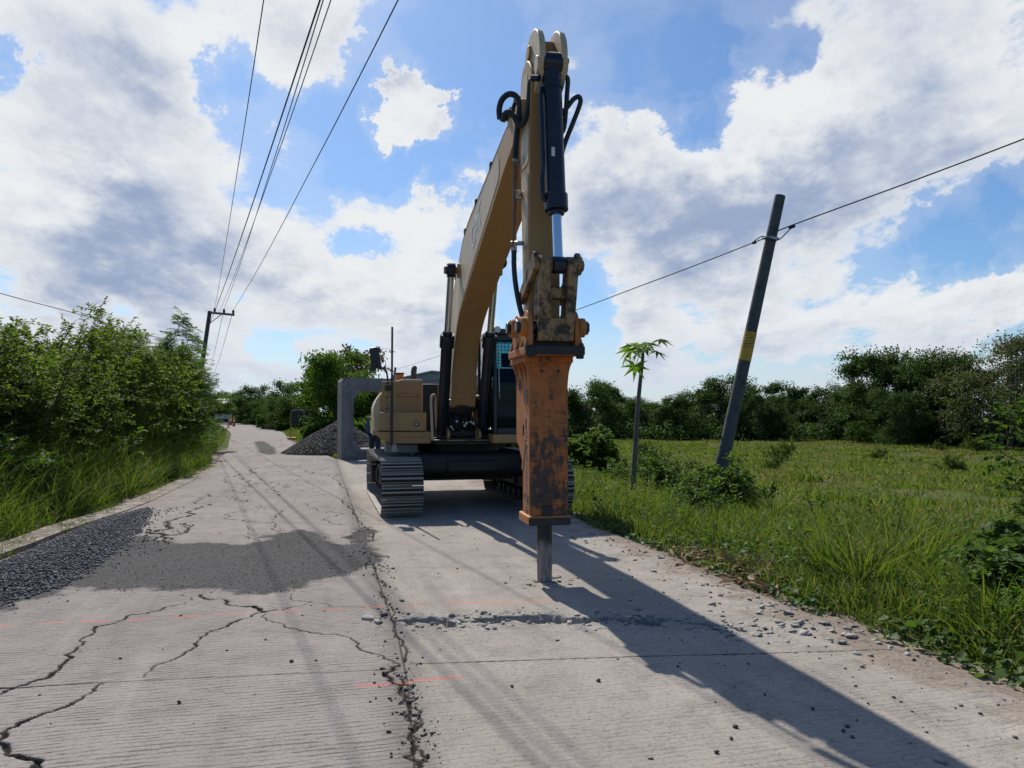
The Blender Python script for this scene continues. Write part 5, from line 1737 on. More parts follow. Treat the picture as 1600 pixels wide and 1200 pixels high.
def make_shrubs():
    rs = np.random.RandomState(8)
    bush = [Kind('roadside_shrub', shrub_mesh(20 + i, 3.0, .50, 9, 12, 9, 24, .075, .5, .42, .19), (M['bark'], M['leaf_shrub']), ('stems', 'leaves'), 'shrub', 'shrubs on the left bank') for i in range(3)]
    fea = [Kind('feathery_shrub', shrub_mesh(40 + i, 3.2, .42, 7, 9, 6, 9, .24, .5, .40, .18, feather=True), (M['bark'], M['leaf_feather']), ('stems', 'leaves'), 'shrub', 'shrubs on the left bank') for i in range(2)]
    # (picture column, distance, top row, pattern, label)
    L = [(-90, 12.6, 470, 0, 'dense green shrub cut off by the left picture edge'),
         (2, 14.2, 498, 1, 'dense green shrub at the left picture edge behind tall grass'),
         (78, 16.5, 512, 2, 'rounded green shrub between the leftmost bush and the tallest one'),
         (152, 19.5, 486, 0, 'tallest ragged green shrub with sprigs poking above the left bank'),
         (205, 23, 522, 1, 'bushy shrub just right of the tallest one on the left bank'),
         (40, 19, 522, 2, 'shrub standing behind the leftmost bushes of the bank'),
         (118, 24, 518, 0, 'shrub half hidden behind the tallest one on the left bank'),
         (-30, 17.5, 500, 2, 'shrub behind the bush at the left picture edge')]
    for i, (px, d, top, k, lab) in enumerate(L):
        q = P(px, top, d)
        bush[k].put(q[0], q[1], gz(q[0], q[1]) - .1, lab, (q[2] + .1) / 2.95, rs.uniform(0, 6.28))
    L = [(240, 26, 532, 0, 'feathery leaved shrub in the middle of the left bank'),
         (270, 31, 540, 1, 'feathery leaved shrub a little before the far power pole'),
         (215, 32, 536, 1, 'feathery leaved shrub behind the middle of the left bank'),
         (266, 38, 552, 0, 'feathery shrub right in front of the far power pole'),
         (284, 46, 578, 1, 'last feathery shrub of the bank beside the bend'),
         (272, 60, 582, 0, 'feathery shrub behind the one at the bend')]
    for i, (px, d, top, k, lab) in enumerate(L):
        q = P(px, top, d)
        fea[k].put(q[0], q[1], gz(q[0], q[1]) - .1, lab, (q[2] + .1) / 3.1, rs.uniform(0, 6.28))
    # low leafy weeds in front of the shrubs
    weed = [Kind('leafy_weed', shrub_mesh(60 + i, .9, .65, 8, 6, 3, 7, .075, .62, .42, .24, base_r=.22, low=.2), (M['bark'], M['leaf_broad']), ('stems', 'leaves'), 'weed', 'leafy weeds beside the road') for i in range(2)]
    L = [(172, 17.2, 1.35, 0, 'yellow green leafy weed at the foot of the left bank'), (240, 23.5, 1.5, 1, 'leafy weed low on the left bank before the bend'), (318, 40, 1.3, 0, 'leafy weed at the outer corner of the bend'),
         (40, 12.0, 1.1, 1, 'leafy weed among tall grass near the left picture edge'), (334, 50, 1.2, 1, 'dark leafy weed farthest along the left verge'), (285, 31, 1.7, 1, 'leafy weed between the middle of the bank and the bend'),
         (1052, 14.5, .8, 0, 'leafy weed between the papaya tree and the leaning pole'), (1022, 15.8, .8, 1, 'leafy weed just right of the papaya trunk'), (1128, 12.6, .85, 1, 'leafy weed wrapped round the foot of the leaning pole'),
         (1168, 12.6, .65, 0, 'leafy weed right of the foot of the leaning pole'), (1085, 12.5, .7, 1, 'low leafy weed left of the foot of the leaning pole'), (1100, 11.2, .6, 0, 'low leafy weed in front of the leaning pole'),
         (965, 17.5, .55, 0, 'leafy weed between the round bush and the papaya tree'), (1006, 19, .8, 0, 'pale leafy weed behind the papaya trunk')]
    for i, (px, d, hh, k, lab) in enumerate(L):
        q = P(px, 700, d)
        weed[k].put(q[0], q[1], gz(q[0], q[1]) - .05, lab, hh / .85, rs.uniform(0, 6.28))
    rb = Kind('round_bush', shrub_mesh(71, 1.0, .75, 12, 9, 6, 13, .085, .7, .5, .22, base_r=.25, low=.02), (M['bark'], M['leaf_broad']), ('stems', 'leaves'), 'bush', None)
    q = P(925, 700, 20)
    rb.put(q[0], q[1], gz(q[0], q[1]) - .05, 'round dark green bush just right of the orange hammer', 1.12, .5)
    fb = Kind('field_bush', shrub_mesh(75, .8, .8, 12, 8, 5, 14, .05, .4, .45, .22, base_r=.3, low=.05), (M['bark'], M['leaf_shrub']), ('stems', 'leaves'), 'bush', 'small bushes in the field')
    for (px, py, d, sc, lab) in [(1218, 725, 33, 1.1, 'small grey green bush in the field right of the leaning pole'), (1528, 706, 48, 1.3, 'dark low bush at the far right of the field before the trees'), (1490, 735, 29, .9, 'small scrubby bush in the field near the right edge'),
                             (1206, 750, 25, .6, 'tiny scrubby bush nearest the leaning pole in the field'), (1370, 720, 40, .8, 'small bush in the middle of the field'), (1470, 702, 50, .8, 'tiny dark bush near the foot of the tallest field trees'), (1012, 720, 30, .9, 'small bush in the field behind the papaya tree')]:
        q = P(px, py, d)
        fb.put(q[0], q[1], gz(q[0], q[1]) - .04, lab, sc, rs.uniform(0, 6.28))
    # the shrub leaning in at the right edge of the view
    sr = Kind('leaning_shrub', shrub_mesh(91, 1.9, .55, 8, 8, 5, 12, .085, .62, .5, .24, base_r=.2), (M['bark'], M['leaf_broad']), ('stems', 'leaves'), 'shrub', None)
    q = P(1690, 900, 7.0)
    sr.put(q[0], q[1], gz(q[0], q[1]) - .05, 'bright leafed shrub leaning in from the right picture edge', .85, 2.2, tilt=(0, R(-18)))
    q = P(1600, 960, 6.0)
    k = Kind('vine_mound', shrub_mesh(95, .7, .9, 14, 8, 4, 9, .10, .8, .5, .25, base_r=.3, low=.02), (M['bark'], M['leaf_vine']), ('stems', 'leaves'), 'bush', None)
    k.put(q[0], q[1], gz(q[0], q[1]) - .05, 'dark mound of broad leaved vines at the right picture edge', .9, .4)

def make_trees():
    rs = np.random.RandomState(3)
    fld = [Kind('field_tree', tree_mesh(200 + i, 6.0, 2.9, .30, 19, 800, .20, .06, airy=.6), (M['bark'], M['leaf_tree']), ('trunk', 'crown'), 'tree', 'trees along the far side of the field') for i in range(3)]
    def place(kd, px, top, d, lab, base_h, zg=None, rz=None, wide=1.0, tilt=(0, 0)):
        q = P(px, top, d)
        g = gz(q[0], q[1]) - .1 if zg is None else zg
        sc = (q[2] - g) / base_h
        o = kd.put(q[0], q[1], float(g), lab, sc * wide, rs.uniform(0, 6.28) if rz is None else rz, sc)
        return o
    cols = [(880, 618, 74), (922, 602, 72), (966, 596, 77), (1022, 632, 84), (1056, 616, 74), (1092, 607, 80), (1134, 594, 76), (1184, 612, 71), (1218, 597, 78), (1258, 622, 84), (1290, 605, 75)]
    names = ['behind the hammer', 'right of the hammer', 'left of the papaya trunk', 'right of the papaya trunk', 'two to the right of the papaya', 'left of the leaning pole', 'directly behind the leaning pole', 'just right of the leaning pole', 'with sky gaps right of the pole', 'before the gap in the tree row', 'next to the tallest dark tree']
    for i, ((px, top, d), nm) in enumerate(zip(cols, names)):
        place(fld[i % 3], px, top, d, 'dark green field edge tree ' + nm, 5.75, wide=1.02)
    for i, (px, top, d) in enumerate([(905, 622, 88), (950, 618, 90), (998, 626, 92), (1042, 632, 94), (1078, 626, 90), (1116, 620, 90), (1160, 618, 92), (1200, 624, 88), (1238, 622, 92), (1275, 628, 90), (1312, 622, 86), (1345, 610, 84)]):
        nm = ['behind the first two trees right of the hammer', 'behind the tree left of the papaya', 'behind the papaya trunk', 'behind the low saddle right of the papaya', 'behind the trees left of the pole', 'behind the pole to its left', 'behind the pole to its right',
              'behind the trees right of the pole', 'behind the tree with sky gaps', 'behind the end of the low row', 'behind the step up to the tall group', 'behind the left edge of the tall group'][i]
        place(fld[(i + 1) % 3], px, top, d, 'dark tree of the back row ' + nm, 5.75, wide=1.25)
    # dark brush filling the foot of the tree row
    n = 30000
    px = rs.uniform(860, 1700, n)
    d = np.where(px < 1320, 74 + rs.normal(0, 2.2, n), np.interp(px, [1320, 1700], [68, 55]) + rs.normal(0, 1.8, n))
    x = (px - 800) / F * d
    z0 = gz(x, d)
    hh = .7 + 1.6 * fbm(x * .5 + 30, d * .5, 44, 3)
    p = np.column_stack([x, d, z0 + hh * rs.rand(n) ** .8])
    L = rs.uniform(.15, .38, n)
    V, Q, rn = leaf_geo(rs, p, nrmz(rs.normal(0, 1, (n, 3))), nrmz(rs.normal(0, .7, (n, 3)) + np.array([0, -.3, .6])), L, L * .6)
    tag(link('undergrowth', np_mesh('undergrowth', V, Q, False, {'rnd': rn}), M['leaf_tree']), 'dark brush filling the foot of the field tree row', 'undergrowth', kind='stuff')
    tall = [Kind('tall_field_tree', tree_mesh(220 + i, 8.0, 3.4, .34, 34, 620, .22, .06, airy=.66), (M['bark'], M['leaf_tree']), ('trunk', 'crown'), 'tree', 'tall trees at the right of the field') for i in range(2)]
    for i, (px, top, d, lab) in enumerate([(1372, 552, 66, 'tall dark tree with spreading top at the left of the tall group'), (1418, 566, 64, 'dark tree between the spreading one and the spiky one'), (1462, 556, 62, 'dark tree with spiky upright sprigs on top'),
                                           (1500, 572, 62, 'dark tree left of the olive coloured one'), (1330, 612, 70, 'lower dark tree stepping up to the tall group'), (1400, 610, 58, 'low pale leaved tree in front of the tall group'), (1640, 560, 58, 'dark tree cut off by the right picture edge')]):
        place(tall[i % 2], px, top, d, lab, 7.7)
    ol = Kind('olive_tree', tree_mesh(240, 8.0, 3.6, .34, 40, 460, .18, .10, airy=.75), (M['bark'], M['leaf_olive']), ('trunk', 'crown'), 'tree', None)
    place(ol, 1572, 528, 54, 'tallest dry olive coloured tree at the far right', 7.7, wide=1.15)
    ol2 = ol
    # along the far road, left of the excavator
    rd = [Kind('roadside_tree', tree_mesh(260 + i, 5.5, 3.0, .30, 26, 520, .22, .02, airy=.6), (M['bark'], M['leaf_tree']), ('trunk', 'crown'), 'tree', 'trees along the far road') for i in range(2)]
    for i, (px, top, d, lab) in enumerate([(352, 614, 150, 'distant dark tree above the white truck'), (378, 608, 135, 'distant rounded tree behind the road posts'), (400, 606, 118, 'distant tree right of the road posts'), (425, 614, 100, 'tree beside the far road left of the black board'),
                                           (452, 600, 84, 'tree beside the far road directly above the black board'), (478, 604, 72, 'tree beside the far road right of the black board'), (330, 618, 140, 'distant tree left of the white truck'), (440, 622, 78, 'low leafy tree behind the black board')]):
        place(rd[i % 2], px, top, d, lab, 5.25, zg=0)
    br = Kind('broadleaf_tree', tree_mesh(280, 6.0, 2.7, .28, 32, 560, .22, .02, airy=.62), (M['bark'], M['leaf_broad']), ('trunk', 'crown'), 'tree', 'broadleaf trees behind the concrete culvert')
    place(br, 530, 556, 46, 'bright green broadleaf tree rising behind the concrete culvert', 5.75, zg=0)
    place(br, 520, 590, 56, 'lower bright green tree left of the concrete culvert', 5.75, zg=0)
    place(br, 572, 600, 44, 'green tree seen through the opening of the culvert', 5.75, zg=0)
    place(br, 625, 612, 50, 'green tree behind the fuel tank of the machine', 5.75, zg=0)
    rt = Kind('reddish_tree', tree_mesh(290, 6.5, 2.6, .26, 30, 200, .26, .35, airy=.7), (M['bark'], M['leaf_red']), ('trunk', 'crown'), 'tree', None)
    place(rt, 568, 548, 58, 'reddish brown topped tree behind the bright green one', 6.2, zg=0)
    place(br, 840, 600, 60, 'green tree behind the cab of the machine', 5.75, zg=0)
    place(br, 770, 640, 52, 'low green tree behind the boom', 5.75, zg=0)
    ph = [Kind('roadside_bush', shrub_mesh(301, 1.4, .8, 12, 9, 6, 12, .16, .5, .5, .24, base_r=.5, low=.02), (M['bark'], M['leaf_broad']), ('stems', 'leaves'), 'bush', 'bushes along the far right road edge')]
    for (px, d, hh, lab) in [(440, 70, .8, 'low bush left of the black board'), (512, 44, 1.2, 'low bush between the black board and the gravel heap'), (500, 42, 1.2, 'low bush behind the gravel heap'), (560, 40, 1.3, 'low bush seen through the culvert opening'), (415, 80, 1.4, 'low bush farthest along the right road edge'), (590, 42, 1.4, 'low bush behind the worker'), (800, 24, .9, 'low bush seen under the cab'), (775, 30, 1.0, 'low bush seen under the machine')]:
        q = P(px, 680, d)
        ph[0].put(q[0], q[1], -.03, lab, hh / 1.3, rs.uniform(0, 6.28))

def make_papaya():
    X = empty('papaya_tree', tuple(P(988, 765, 15.3)[:2]) + (0,))
    o = np.array(X.location[:])
    o[2] = float(gz(o[0], o[1])) - .05
    X.location = tuple(o)
    tag(X, 'slender papaya tree with a few lobed leaves standing on the right verge', 'tree')
    q = [P(x, y, 15.3) - o for x, y in [(987, 790), (990, 740), (993, 700), (995, 660), (998, 620), (1001, 590), (1004, 562), (1004.5, 548)]]
    k = MB()
    pts = spline(q, 5)
    k.tube(pts, list(np.linspace(.060, .030, len(pts))), 10)
    k.build('trunk', M['ppbark'], X)
    top = q[-1]
    rs = np.random.RandomState(6)
    spec = [(1000, 538, .42, 0), (984, 545, .34, -.15), (1012, 537, .32, .05), (1032, 531, .30, .1), (1026, 549, .30, -.1), (996, 552, .30, -.25), (978, 556, .28, -.6), (993, 571, .34, -.8), (1008, 545, .3, 0), (990, 538, .36, .1)]
    for i, (px, py, size, tz) in enumerate(spec):
        c = P(px, py, 15.3 + rs.uniform(-.4, .4)) - o
        a = top + np.array([0, 0, -.04 * rs.rand()])
        k = MB()
        k.tube(spline([a, (a + c) / 2 + np.array([0, 0, .05]), c], 4), .008, 5)
        pt = k.build('leaf_stalk', M['leaf_papaya'], X)
        h = c - a
        ang = math.atan2(h[1], h[0])
        nl = 7
        vs = [(0, 0, 0)]
        for j in range(nl * 2 + 1):
            an = -2.5 + 5.0 * j / (nl * 2)
            lobe = j % 2
            r = size * (1.0 if lobe else .36) * (1 - .18 * abs(an) / 2.5)
            vs.append((r * math.cos(an), r * math.sin(an), -.25 * r * r / size + rs.uniform(-.02, .02)))
        for j in range(nl * 2 + 1):       # side teeth of each lobe
            pass
        vs = [Vector(v) for v in vs]
        mt = Matrix.Rotation(ang, 3, 'Z') @ Matrix.Rotation(-tz * 1.1 + .35, 3, 'Y') @ Matrix.Rotation(rs.uniform(-.4, .4), 3, 'X')
        vv = [tuple(mt @ v + Vector(c)) for v in vs]
        me = bpy.data.meshes.new('leaf')
        me.from_pydata(vv, [], [(0, j, j + 1) for j in range(1, nl * 2 + 1)])
        at = me.attributes.new('rnd', 'FLOAT', 'POINT')
        at.data.foreach_set('value', [rs.rand()] * len(vv))
        me.update()
        link('leaf', me, M['leaf_papaya'], X)
make_shrubs()
make_trees()
make_papaya()
# ---------------------------------------------------------------- poles and lines
def pole(name, base, top, r0, r1, mat, label):
    X = empty(name, tuple(base))
    tag(X, label, 'utility pole', None)
    d = Vector(top) - Vector(base)
    k = MB()
    n = 10
    k.tube([tuple(d * (i / n)) for i in range(n + 1)], list(np.linspace(r0, r1, n + 1)), 18)
    k.build('pole_shaft', mat, X)
    return X, d
def cable(pts, r, name, label, group=None, sub=14):
    k = MB()
    k.tube(spline(pts, sub), r, 6)
    return tag(k.build(name, M['cable']), label, 'cable', group)

def make_lines():
    # leaning pole on the right
    b = P(1112, 790, 13.5)
    b[2] = float(gz(b[0], b[1])) - .2
    t = P(1219, 306, 13.5)
    X, d = pole('utility_pole', b, t, .118, .092, M['pole_wood'], 'grey leaning pole with a yellow warning band on the right verge')
    # straight shaft seen through pixel line 1132..1219
    h = [i for i in (.475, .565)]
    m, g, bb, out = material('warning_band')
    co = g.n('ShaderNodeTexCoord').outputs['Object']
    sp = g.n('ShaderNodeSeparateXYZ', {0: co})
    z0 = d.z * h[0]
    zz = sp.outputs[2]
    row = g.m('FRACT', g.m('MULTIPLY', g.m('SUBTRACT', zz, z0), 19.0))
    nn = g.noise(g.vm('MULTIPLY', co, (60, 60, 90)), 1.0, 2, .6)
    txt = g.m('MULTIPLY', g.m('MULTIPLY', g.ss(row, .30, .36), g.ss(row, .86, .80)), g.ss(nn, .44, .52))
    txt = g.m('MULTIPLY', txt, g.ss(zz, z0 + d.z * .038, z0 + d.z * .042))
    bc = g.mix(g.noise(co, 9, 4, .6), (.62, .36, .03), (.48, .26, .03))
    g.put(bb.inputs['Base Color'], g.mix(g.m('MULTIPLY', txt, .85), bc, (.03, .025, .02)))
    bb.inputs['Roughness'].default_value = .5
    k = MB()
    k.tube([tuple(d * h[0]), tuple(d * h[1])], [.118 - .026 * h[0] + .004, .118 - .026 * h[1] + .004], 24)
    k.build('warning_band', m, X)
    k = MB()
    c = d * .862
    k.tube([tuple(c - d.normalized() * .02), tuple(c + d.normalized() * .02)], .109, 18)
    k.tube([tuple(c + Vector((-.10, -.02, 0))), tuple(c + Vector((-.17, -.03, .0)))], .018, 8)
    k.tube([tuple(c + Vector((.10, -.02, 0))), tuple(c + Vector((.13, -.03, .01)))], .018, 8)
    k.build('cable_clamp', M['fitting'], X)
    at = Vector(b) + d * .862
    k = MB()
    p1, p2 = at + Vector((-.30, -.02, -.07)), at + Vector((.36, -.05, .20))
    k.smooth_tube([p1 + Vector((.0, 0, .03)), at + Vector((-.2, -.1, .02)), at + Vector((-.12, -.12, .0)), at + Vector((.0, -.13, -.05)), at + Vector((.13, -.1, -.02)), p2 - Vector((.06, 0, .06)), p2], .010, 6)
    k.tube([p1 + Vector((-.03, 0, -.01)), p1 + Vector((.03, 0, .01))], .026, 8)
    k.tube([p2 + Vector((-.05, 0, -.02)), p2 + Vector((.05, 0, .02))], .026, 8)
    k.v = [tuple(Vector(q) - Vector(b)) for q in k.v]
    k.build('jumper_wire', M['cable'], X)
    w = [P(1600, 217, 11.6), P(1420, 285, 12.5), P(1232, 354, 13.45), P(1205, 368, 13.5), P(1190, 374, 13.8), P(1080, 417, 15.5), P(1000, 447, 18), P(890, 488, 24), P(760, 533, 36), P(620, 577, 70)]
    w = [P(1900, 100, 10.3)] + w
    cable(w, .012, 'service_cable', 'single cable running from the upper right over the leaning pole')
    # far power pole with a cross arm
    D0 = 50
    b, t = P(299, 684, D0), P(328, 486, D0)
    b[2] = -.1
    X, d = pole('power_pole', b, t, .16, .125, M['pole_wood'], 'far power pole with a short cross arm leaning over the left bank')
    k = MB()
    a0, a1 = P(325, 488, D0) - b, P(366, 492, D0 - .6) - b
    k.tube([tuple(a0), tuple(a1)], .075, 4)
    k.build('cross_arm', M['pole_wood'], X)
    k = MB()
    k.tube([tuple(P(324, 508, D0 - .2) - b), tuple(P(345, 492, D0 - .4) - b)], .03, 6)
    k.build('arm_brace', M['pole_wood'], X)
    ins = []
    for px, py in ((335.5, 489.5), (350, 491), (364.5, 492.5)):
        k = MB()
        p0, p1 = P(px, py - 1.5, D0 - .3) - b, P(px, py - 8, D0 - .3) - b
        k.tube([tuple(p0), tuple((p0 + p1) / 2), tuple(p1)], [.05, .085, .06], 10)
        k.build('insulator', M['dark'], X)
        ins.append(P(px, py - 8, D0 - .3))
    g_ = 'overhead power lines crossing the sky at the left'
    def line(A, top_px, zt, r, label, sag=.25):
        B = ray(top_px, 0)
        B = P(top_px, 0, (zt - CAMZ) / B[2])
        Cc = B + (B - A) * .55
        Cc[2] = zt + .45
        md = (A + B) / 2
        md[2] -= sag
        cable([A, (A + md) / 2 - np.array([0, 0, sag * .2]), md, (md + B) / 2 - np.array([0, 0, sag * .2]), B, Cc], r, 'power_line', label, g_, 10)
    line(ins[0], 412, 7.7, .0095, 'leftmost of the five thin lines running up the sky')
    line(P(326, 510, D0 - .2), 500, 7.35, .014, 'thick bundled line left of the pair reaching the top edge')
    line(ins[1], 505, 7.6, .0095, 'thin line just right of the thick bundled one')
    line(P(343, 487, D0 - .3), 517, 7.6, .009, 'line at the right of the three close together')
    line(ins[2], 622, 7.7, .0105, 'rightmost overhead line ending at the tip of the cross arm')
    for A, px, lab in ((ins[1], 310, 'far line leaving the power pole towards the trees'), (ins[2], 318, 'far line leaving the cross arm tip towards the trees'), (P(326, 510, D0), 300, 'lower far line leaving the power pole towards the trees')):
        e = P(px + 15, 590, 115)
        e[2] += .3
        cable([A, (A + e) / 2 + np.array([0, 0, -.4]), e], .016, 'power_line', lab, g_, 10)
    A = P(314, 534, D0)
    cable([A, P(230, 524, 42), P(130, 493, 34), P(0, 458, 27), P(-200, 395, 21)], .016, 'service_cable', 'cable running from the far power pole out over the left bushes')
    # a second pole far behind the machine carries the service cable
    b, t = P(604, 660, 72), P(618, 574, 72)
    b[2] = -.1
    pole('utility_pole', b, t, .13, .10, M['pole_wood'], 'distant pole hidden behind the machine that carries the service cable')

# ---------------------------------------------------------------- box culvert, block, heap
def make_culvert():
    X = empty('box_culvert', tuple(G(533, 719)), R(19))
    tag(X, 'grey precast concrete box culvert section standing at the roadside behind the excavator', 'culvert')
    W, H_, D_, t_, th = 3.35, 2.72, 1.25, .40, .42
    out = rounded([(0, 0), (W, 0), (W, H_), (0, H_)], [.05, .05, .12, .12], 3)
    c = .26
    inn = [(t_ + c, th - .07), (W - t_ - c, th - .07), (W - t_, th + c - .07), (W - t_, H_ - th - c), (W - t_ - c, H_ - th), (t_ + c, H_ - th), (t_, H_ - th - c), (t_, th + c - .07)]
    # ring: outer outline bridged with the opening
    bm = bmesh.new()
    def ring(y):
        o = [bm.verts.new((x, y, z)) for x, z in out]
        i = [bm.verts.new((x, y, z)) for x, z in inn]
        return o, i
    o0, i0 = ring(0)
    o1, i1 = ring(D_)
    for a, b in ((o0, o1), (i0, i1)):
        for j in range(len(a)):
            bm.faces.new((a[j], a[(j + 1) % len(a)], b[(j + 1) % len(a)], b[j]))
    for o, i in ((o0, i0), (o1, i1)):
        ed = []
        for lst in (o, i):
            for j in range(len(lst)):
                ed.append(bm.edges.get((lst[j], lst[(j + 1) % len(lst)])))
        bmesh.ops.triangle_fill(bm, edges=ed, use_beauty=True, use_dissolve=False)
    bmesh.ops.recalc_face_normals(bm, faces=bm.faces)
    me = bpy.data.meshes.new('culvert_body')
    bm.to_mesh(me)
    bm.free()
    o = link('culvert_body', me, M['culvert'], X)
    k = MB()
    rim = rounded([(t_ - .09, th - .16), (W - t_ + .09, th - .16), (W - t_ + .09, H_ - th + .09), (t_ - .09, H_ - th + .09)], .3, 4)
    pts = [(x, -.012, z) for x, z in rim]
    k.tube(pts + [pts[0], pts[1]], .03, 6)
    k.build('joint_rim', M['culvert'], X)

def make_heap():
    rs = np.random.RandomState(9)
    cx, cy = P(531, 690, 30)[:2]
    n = 90
    q = np.linspace(-1, 1, n)
    X, Y = np.meshgrid(q * 3.4, q * 3.4)
    def heap_z(X, Y):
        r = np.hypot(X / 2.2, Y / 2.3) * (1 + .16 * (fbm(X * .6 + 9, Y * .6 + 9, 4, 3) - .5))
        return 1.28 * np.clip(1 - r, 0, 1) ** .92 + .10 * (fbm(X * 3 + 20, Y * 3 + 20, 6, 4) - .5) * (r < 1) - .06 * (r > 1)
    Z = heap_z(X, Y)
    i = np.arange(n * n).reshape(n, n)
    fq = np.stack([i[:-1, :-1], i[:-1, 1:], i[1:, 1:], i[1:, :-1]], -1).reshape(-1, 4)
    E_ = empty('gravel_heap', (cx, cy, 0))
    tag(E_, 'dark grey gravel heap at the roadside left of the culvert', 'heap')
    me = np_mesh('heap_body', np.stack([X, Y, Z], -1), fq, True, {'rnd': rs.rand(n * n)})
    link('heap_body', me, M['heap'], E_)
    a, rr = rs.uniform(0, 6.28, 16000), rs.rand(16000) ** .55 * 1.12
    x, y = np.cos(a) * rr * 2.2, np.sin(a) * rr * 2.3
    k_ = (np.hypot(x, y) < 3.35)
    x, y, rr = x[k_], y[k_], rr[k_]
    z = heap_z(x, y) + .005
    o = stones('loose_gravel', np.column_stack([x, y, z + .0]), rs.uniform(.012, .036, len(x)), .8, 5, M['heap'])
    o.parent = E_
    o['kind'] = 'stuff'

# ---------------------------------------------------------------- building, sign, posts, truck, worker
def make_building():
    c = P(655, 640, 62)
    X = empty('metal_shed', (c[0], c[1], 0), R(8))
    tag(X, 'grey metal shed with a pale roof behind the engine hood', 'building')
    m, g, b, out = material('ribbed_sheet')
    co = g.n('ShaderNodeTexCoord').outputs['Object']
    w = g.n('ShaderNodeTexWave', {'Vector': co, 'Scale': 2.2, 'Distortion': 0.0}, bands_direction='X')
    n = g.noise(co, .8, 5, .6)
    g.put(b.inputs['Base Color'], g.mix(n, (.30, .31, .33), (.38, .385, .40)))
    b.inputs['Roughness'].default_value = .55
    g.put(b.inputs['Normal'], g.n('ShaderNodeBump', {'Strength': .6, 'Distance': .03, 'Height': w.outputs[1]}).outputs[0])
    rm = worn('roof_sheet', (.52, .53, .55), (.40, .40, .41), .45, scale=.7)
    k = MB()
    k.prism([(-1.6, 0), (7.5, 0), (7.5, 4.35), (1.0, 4.95), (-1.6, 4.35)], 0, 9)
    k.build('wall', m, X)
    k = MB()
    k.prism([(-1.95, 4.28), (1.0, 4.97), (1.0, 5.08), (-1.95, 4.39)], -.3, 9.3)
    k.build('roof', rm, X)
    k = MB()
    k.prism([(1.0, 4.965), (7.9, 4.30), (7.9, 4.40), (1.0, 5.075)], -.3, 9.3)
    k.build('roof', rm, X)
    k = MB()
    k.box(2.2, 3.4, -.03, .02, 0, 2.2)
    dd = k.build('door', M['dark'], X)
    k = MB()
    k.box(-.8, .8, -.03, .02, 1.4, 2.4)
    k.build('window', M['windscreen'], X)

def make_sign():
    c = P(471, 686, 47)
    X = empty('board_sign', (c[0], c[1], 0), R(14))
    tag(X, 'black rectangular board on an orange stand beside the far road', 'sign')
    om = worn('orange_stand', (.62, .27, .04), (.35, .18, .06), .5)
    k = MB()
    k.box(-.63, .65, -.03, .03, .94, 1.78)
    bd = k.build('board', M['black'], X, bevel=.01)
    k = MB()
    k.box(-.45, -.05, -.032, .032, 1.78, 1.81)
    k.build('top_rail', M['lamp'], bd)
    for x in (-.63, .58):
        k = MB()
        k.box(x - .035, x + .035, .031, .10, 0, 1.75)
        k.build('post', om, X, bevel=.006)
    k = MB()
    k.box(-.85, -.3, -.35, .35, 0, .12)
    k.build('foot', om, X, bevel=.02)
    k = MB()
    k.box(.35, .85, -.35, .35, 0, .12)
    k.build('foot', om, X, bevel=.02)

def make_posts():
    red = worn('post_red', (.55, .06, .03), (.35, .05, .03), .5)
    yel = worn('post_yellow', (.75, .40, .05), (.6, .3, .04), .45)
    first = None
    for px, d, lab in ((358.5, 106, 'red road post with yellow top at the bend, left one'), (365.5, 98, 'red road post with yellow top standing on the far road edge'), (361, 112, 'farther red road post between the two near ones')):
        c = P(px, 663, d)
        if first is None:
            X = empty('road_post', (0, 0, 0))
            k = MB()
            k.tube([(0, 0, 0), (0, 0, .06), (0, 0, .061), (0, 0, .60)], [.30, .28, .17, .13], 16)
            k.build('base', red, X)
            k = MB()
            k.tube([(0, 0, .60), (0, 0, .80)], [.125, .115], 16)
            k.build('band', M['white'], X)
            k = MB()
            k.tube([(0, 0, .80), (0, 0, 1.20), (0, 0, 1.26)], [.11, .10, .05], 16)
            k.build('post_top', yel, X)
            first = X
        else:
            X = copy_tree(first)
        X.location = (c[0], c[1], .03)
        tag(X, lab, 'road post', 'red and yellow posts closing the far road')

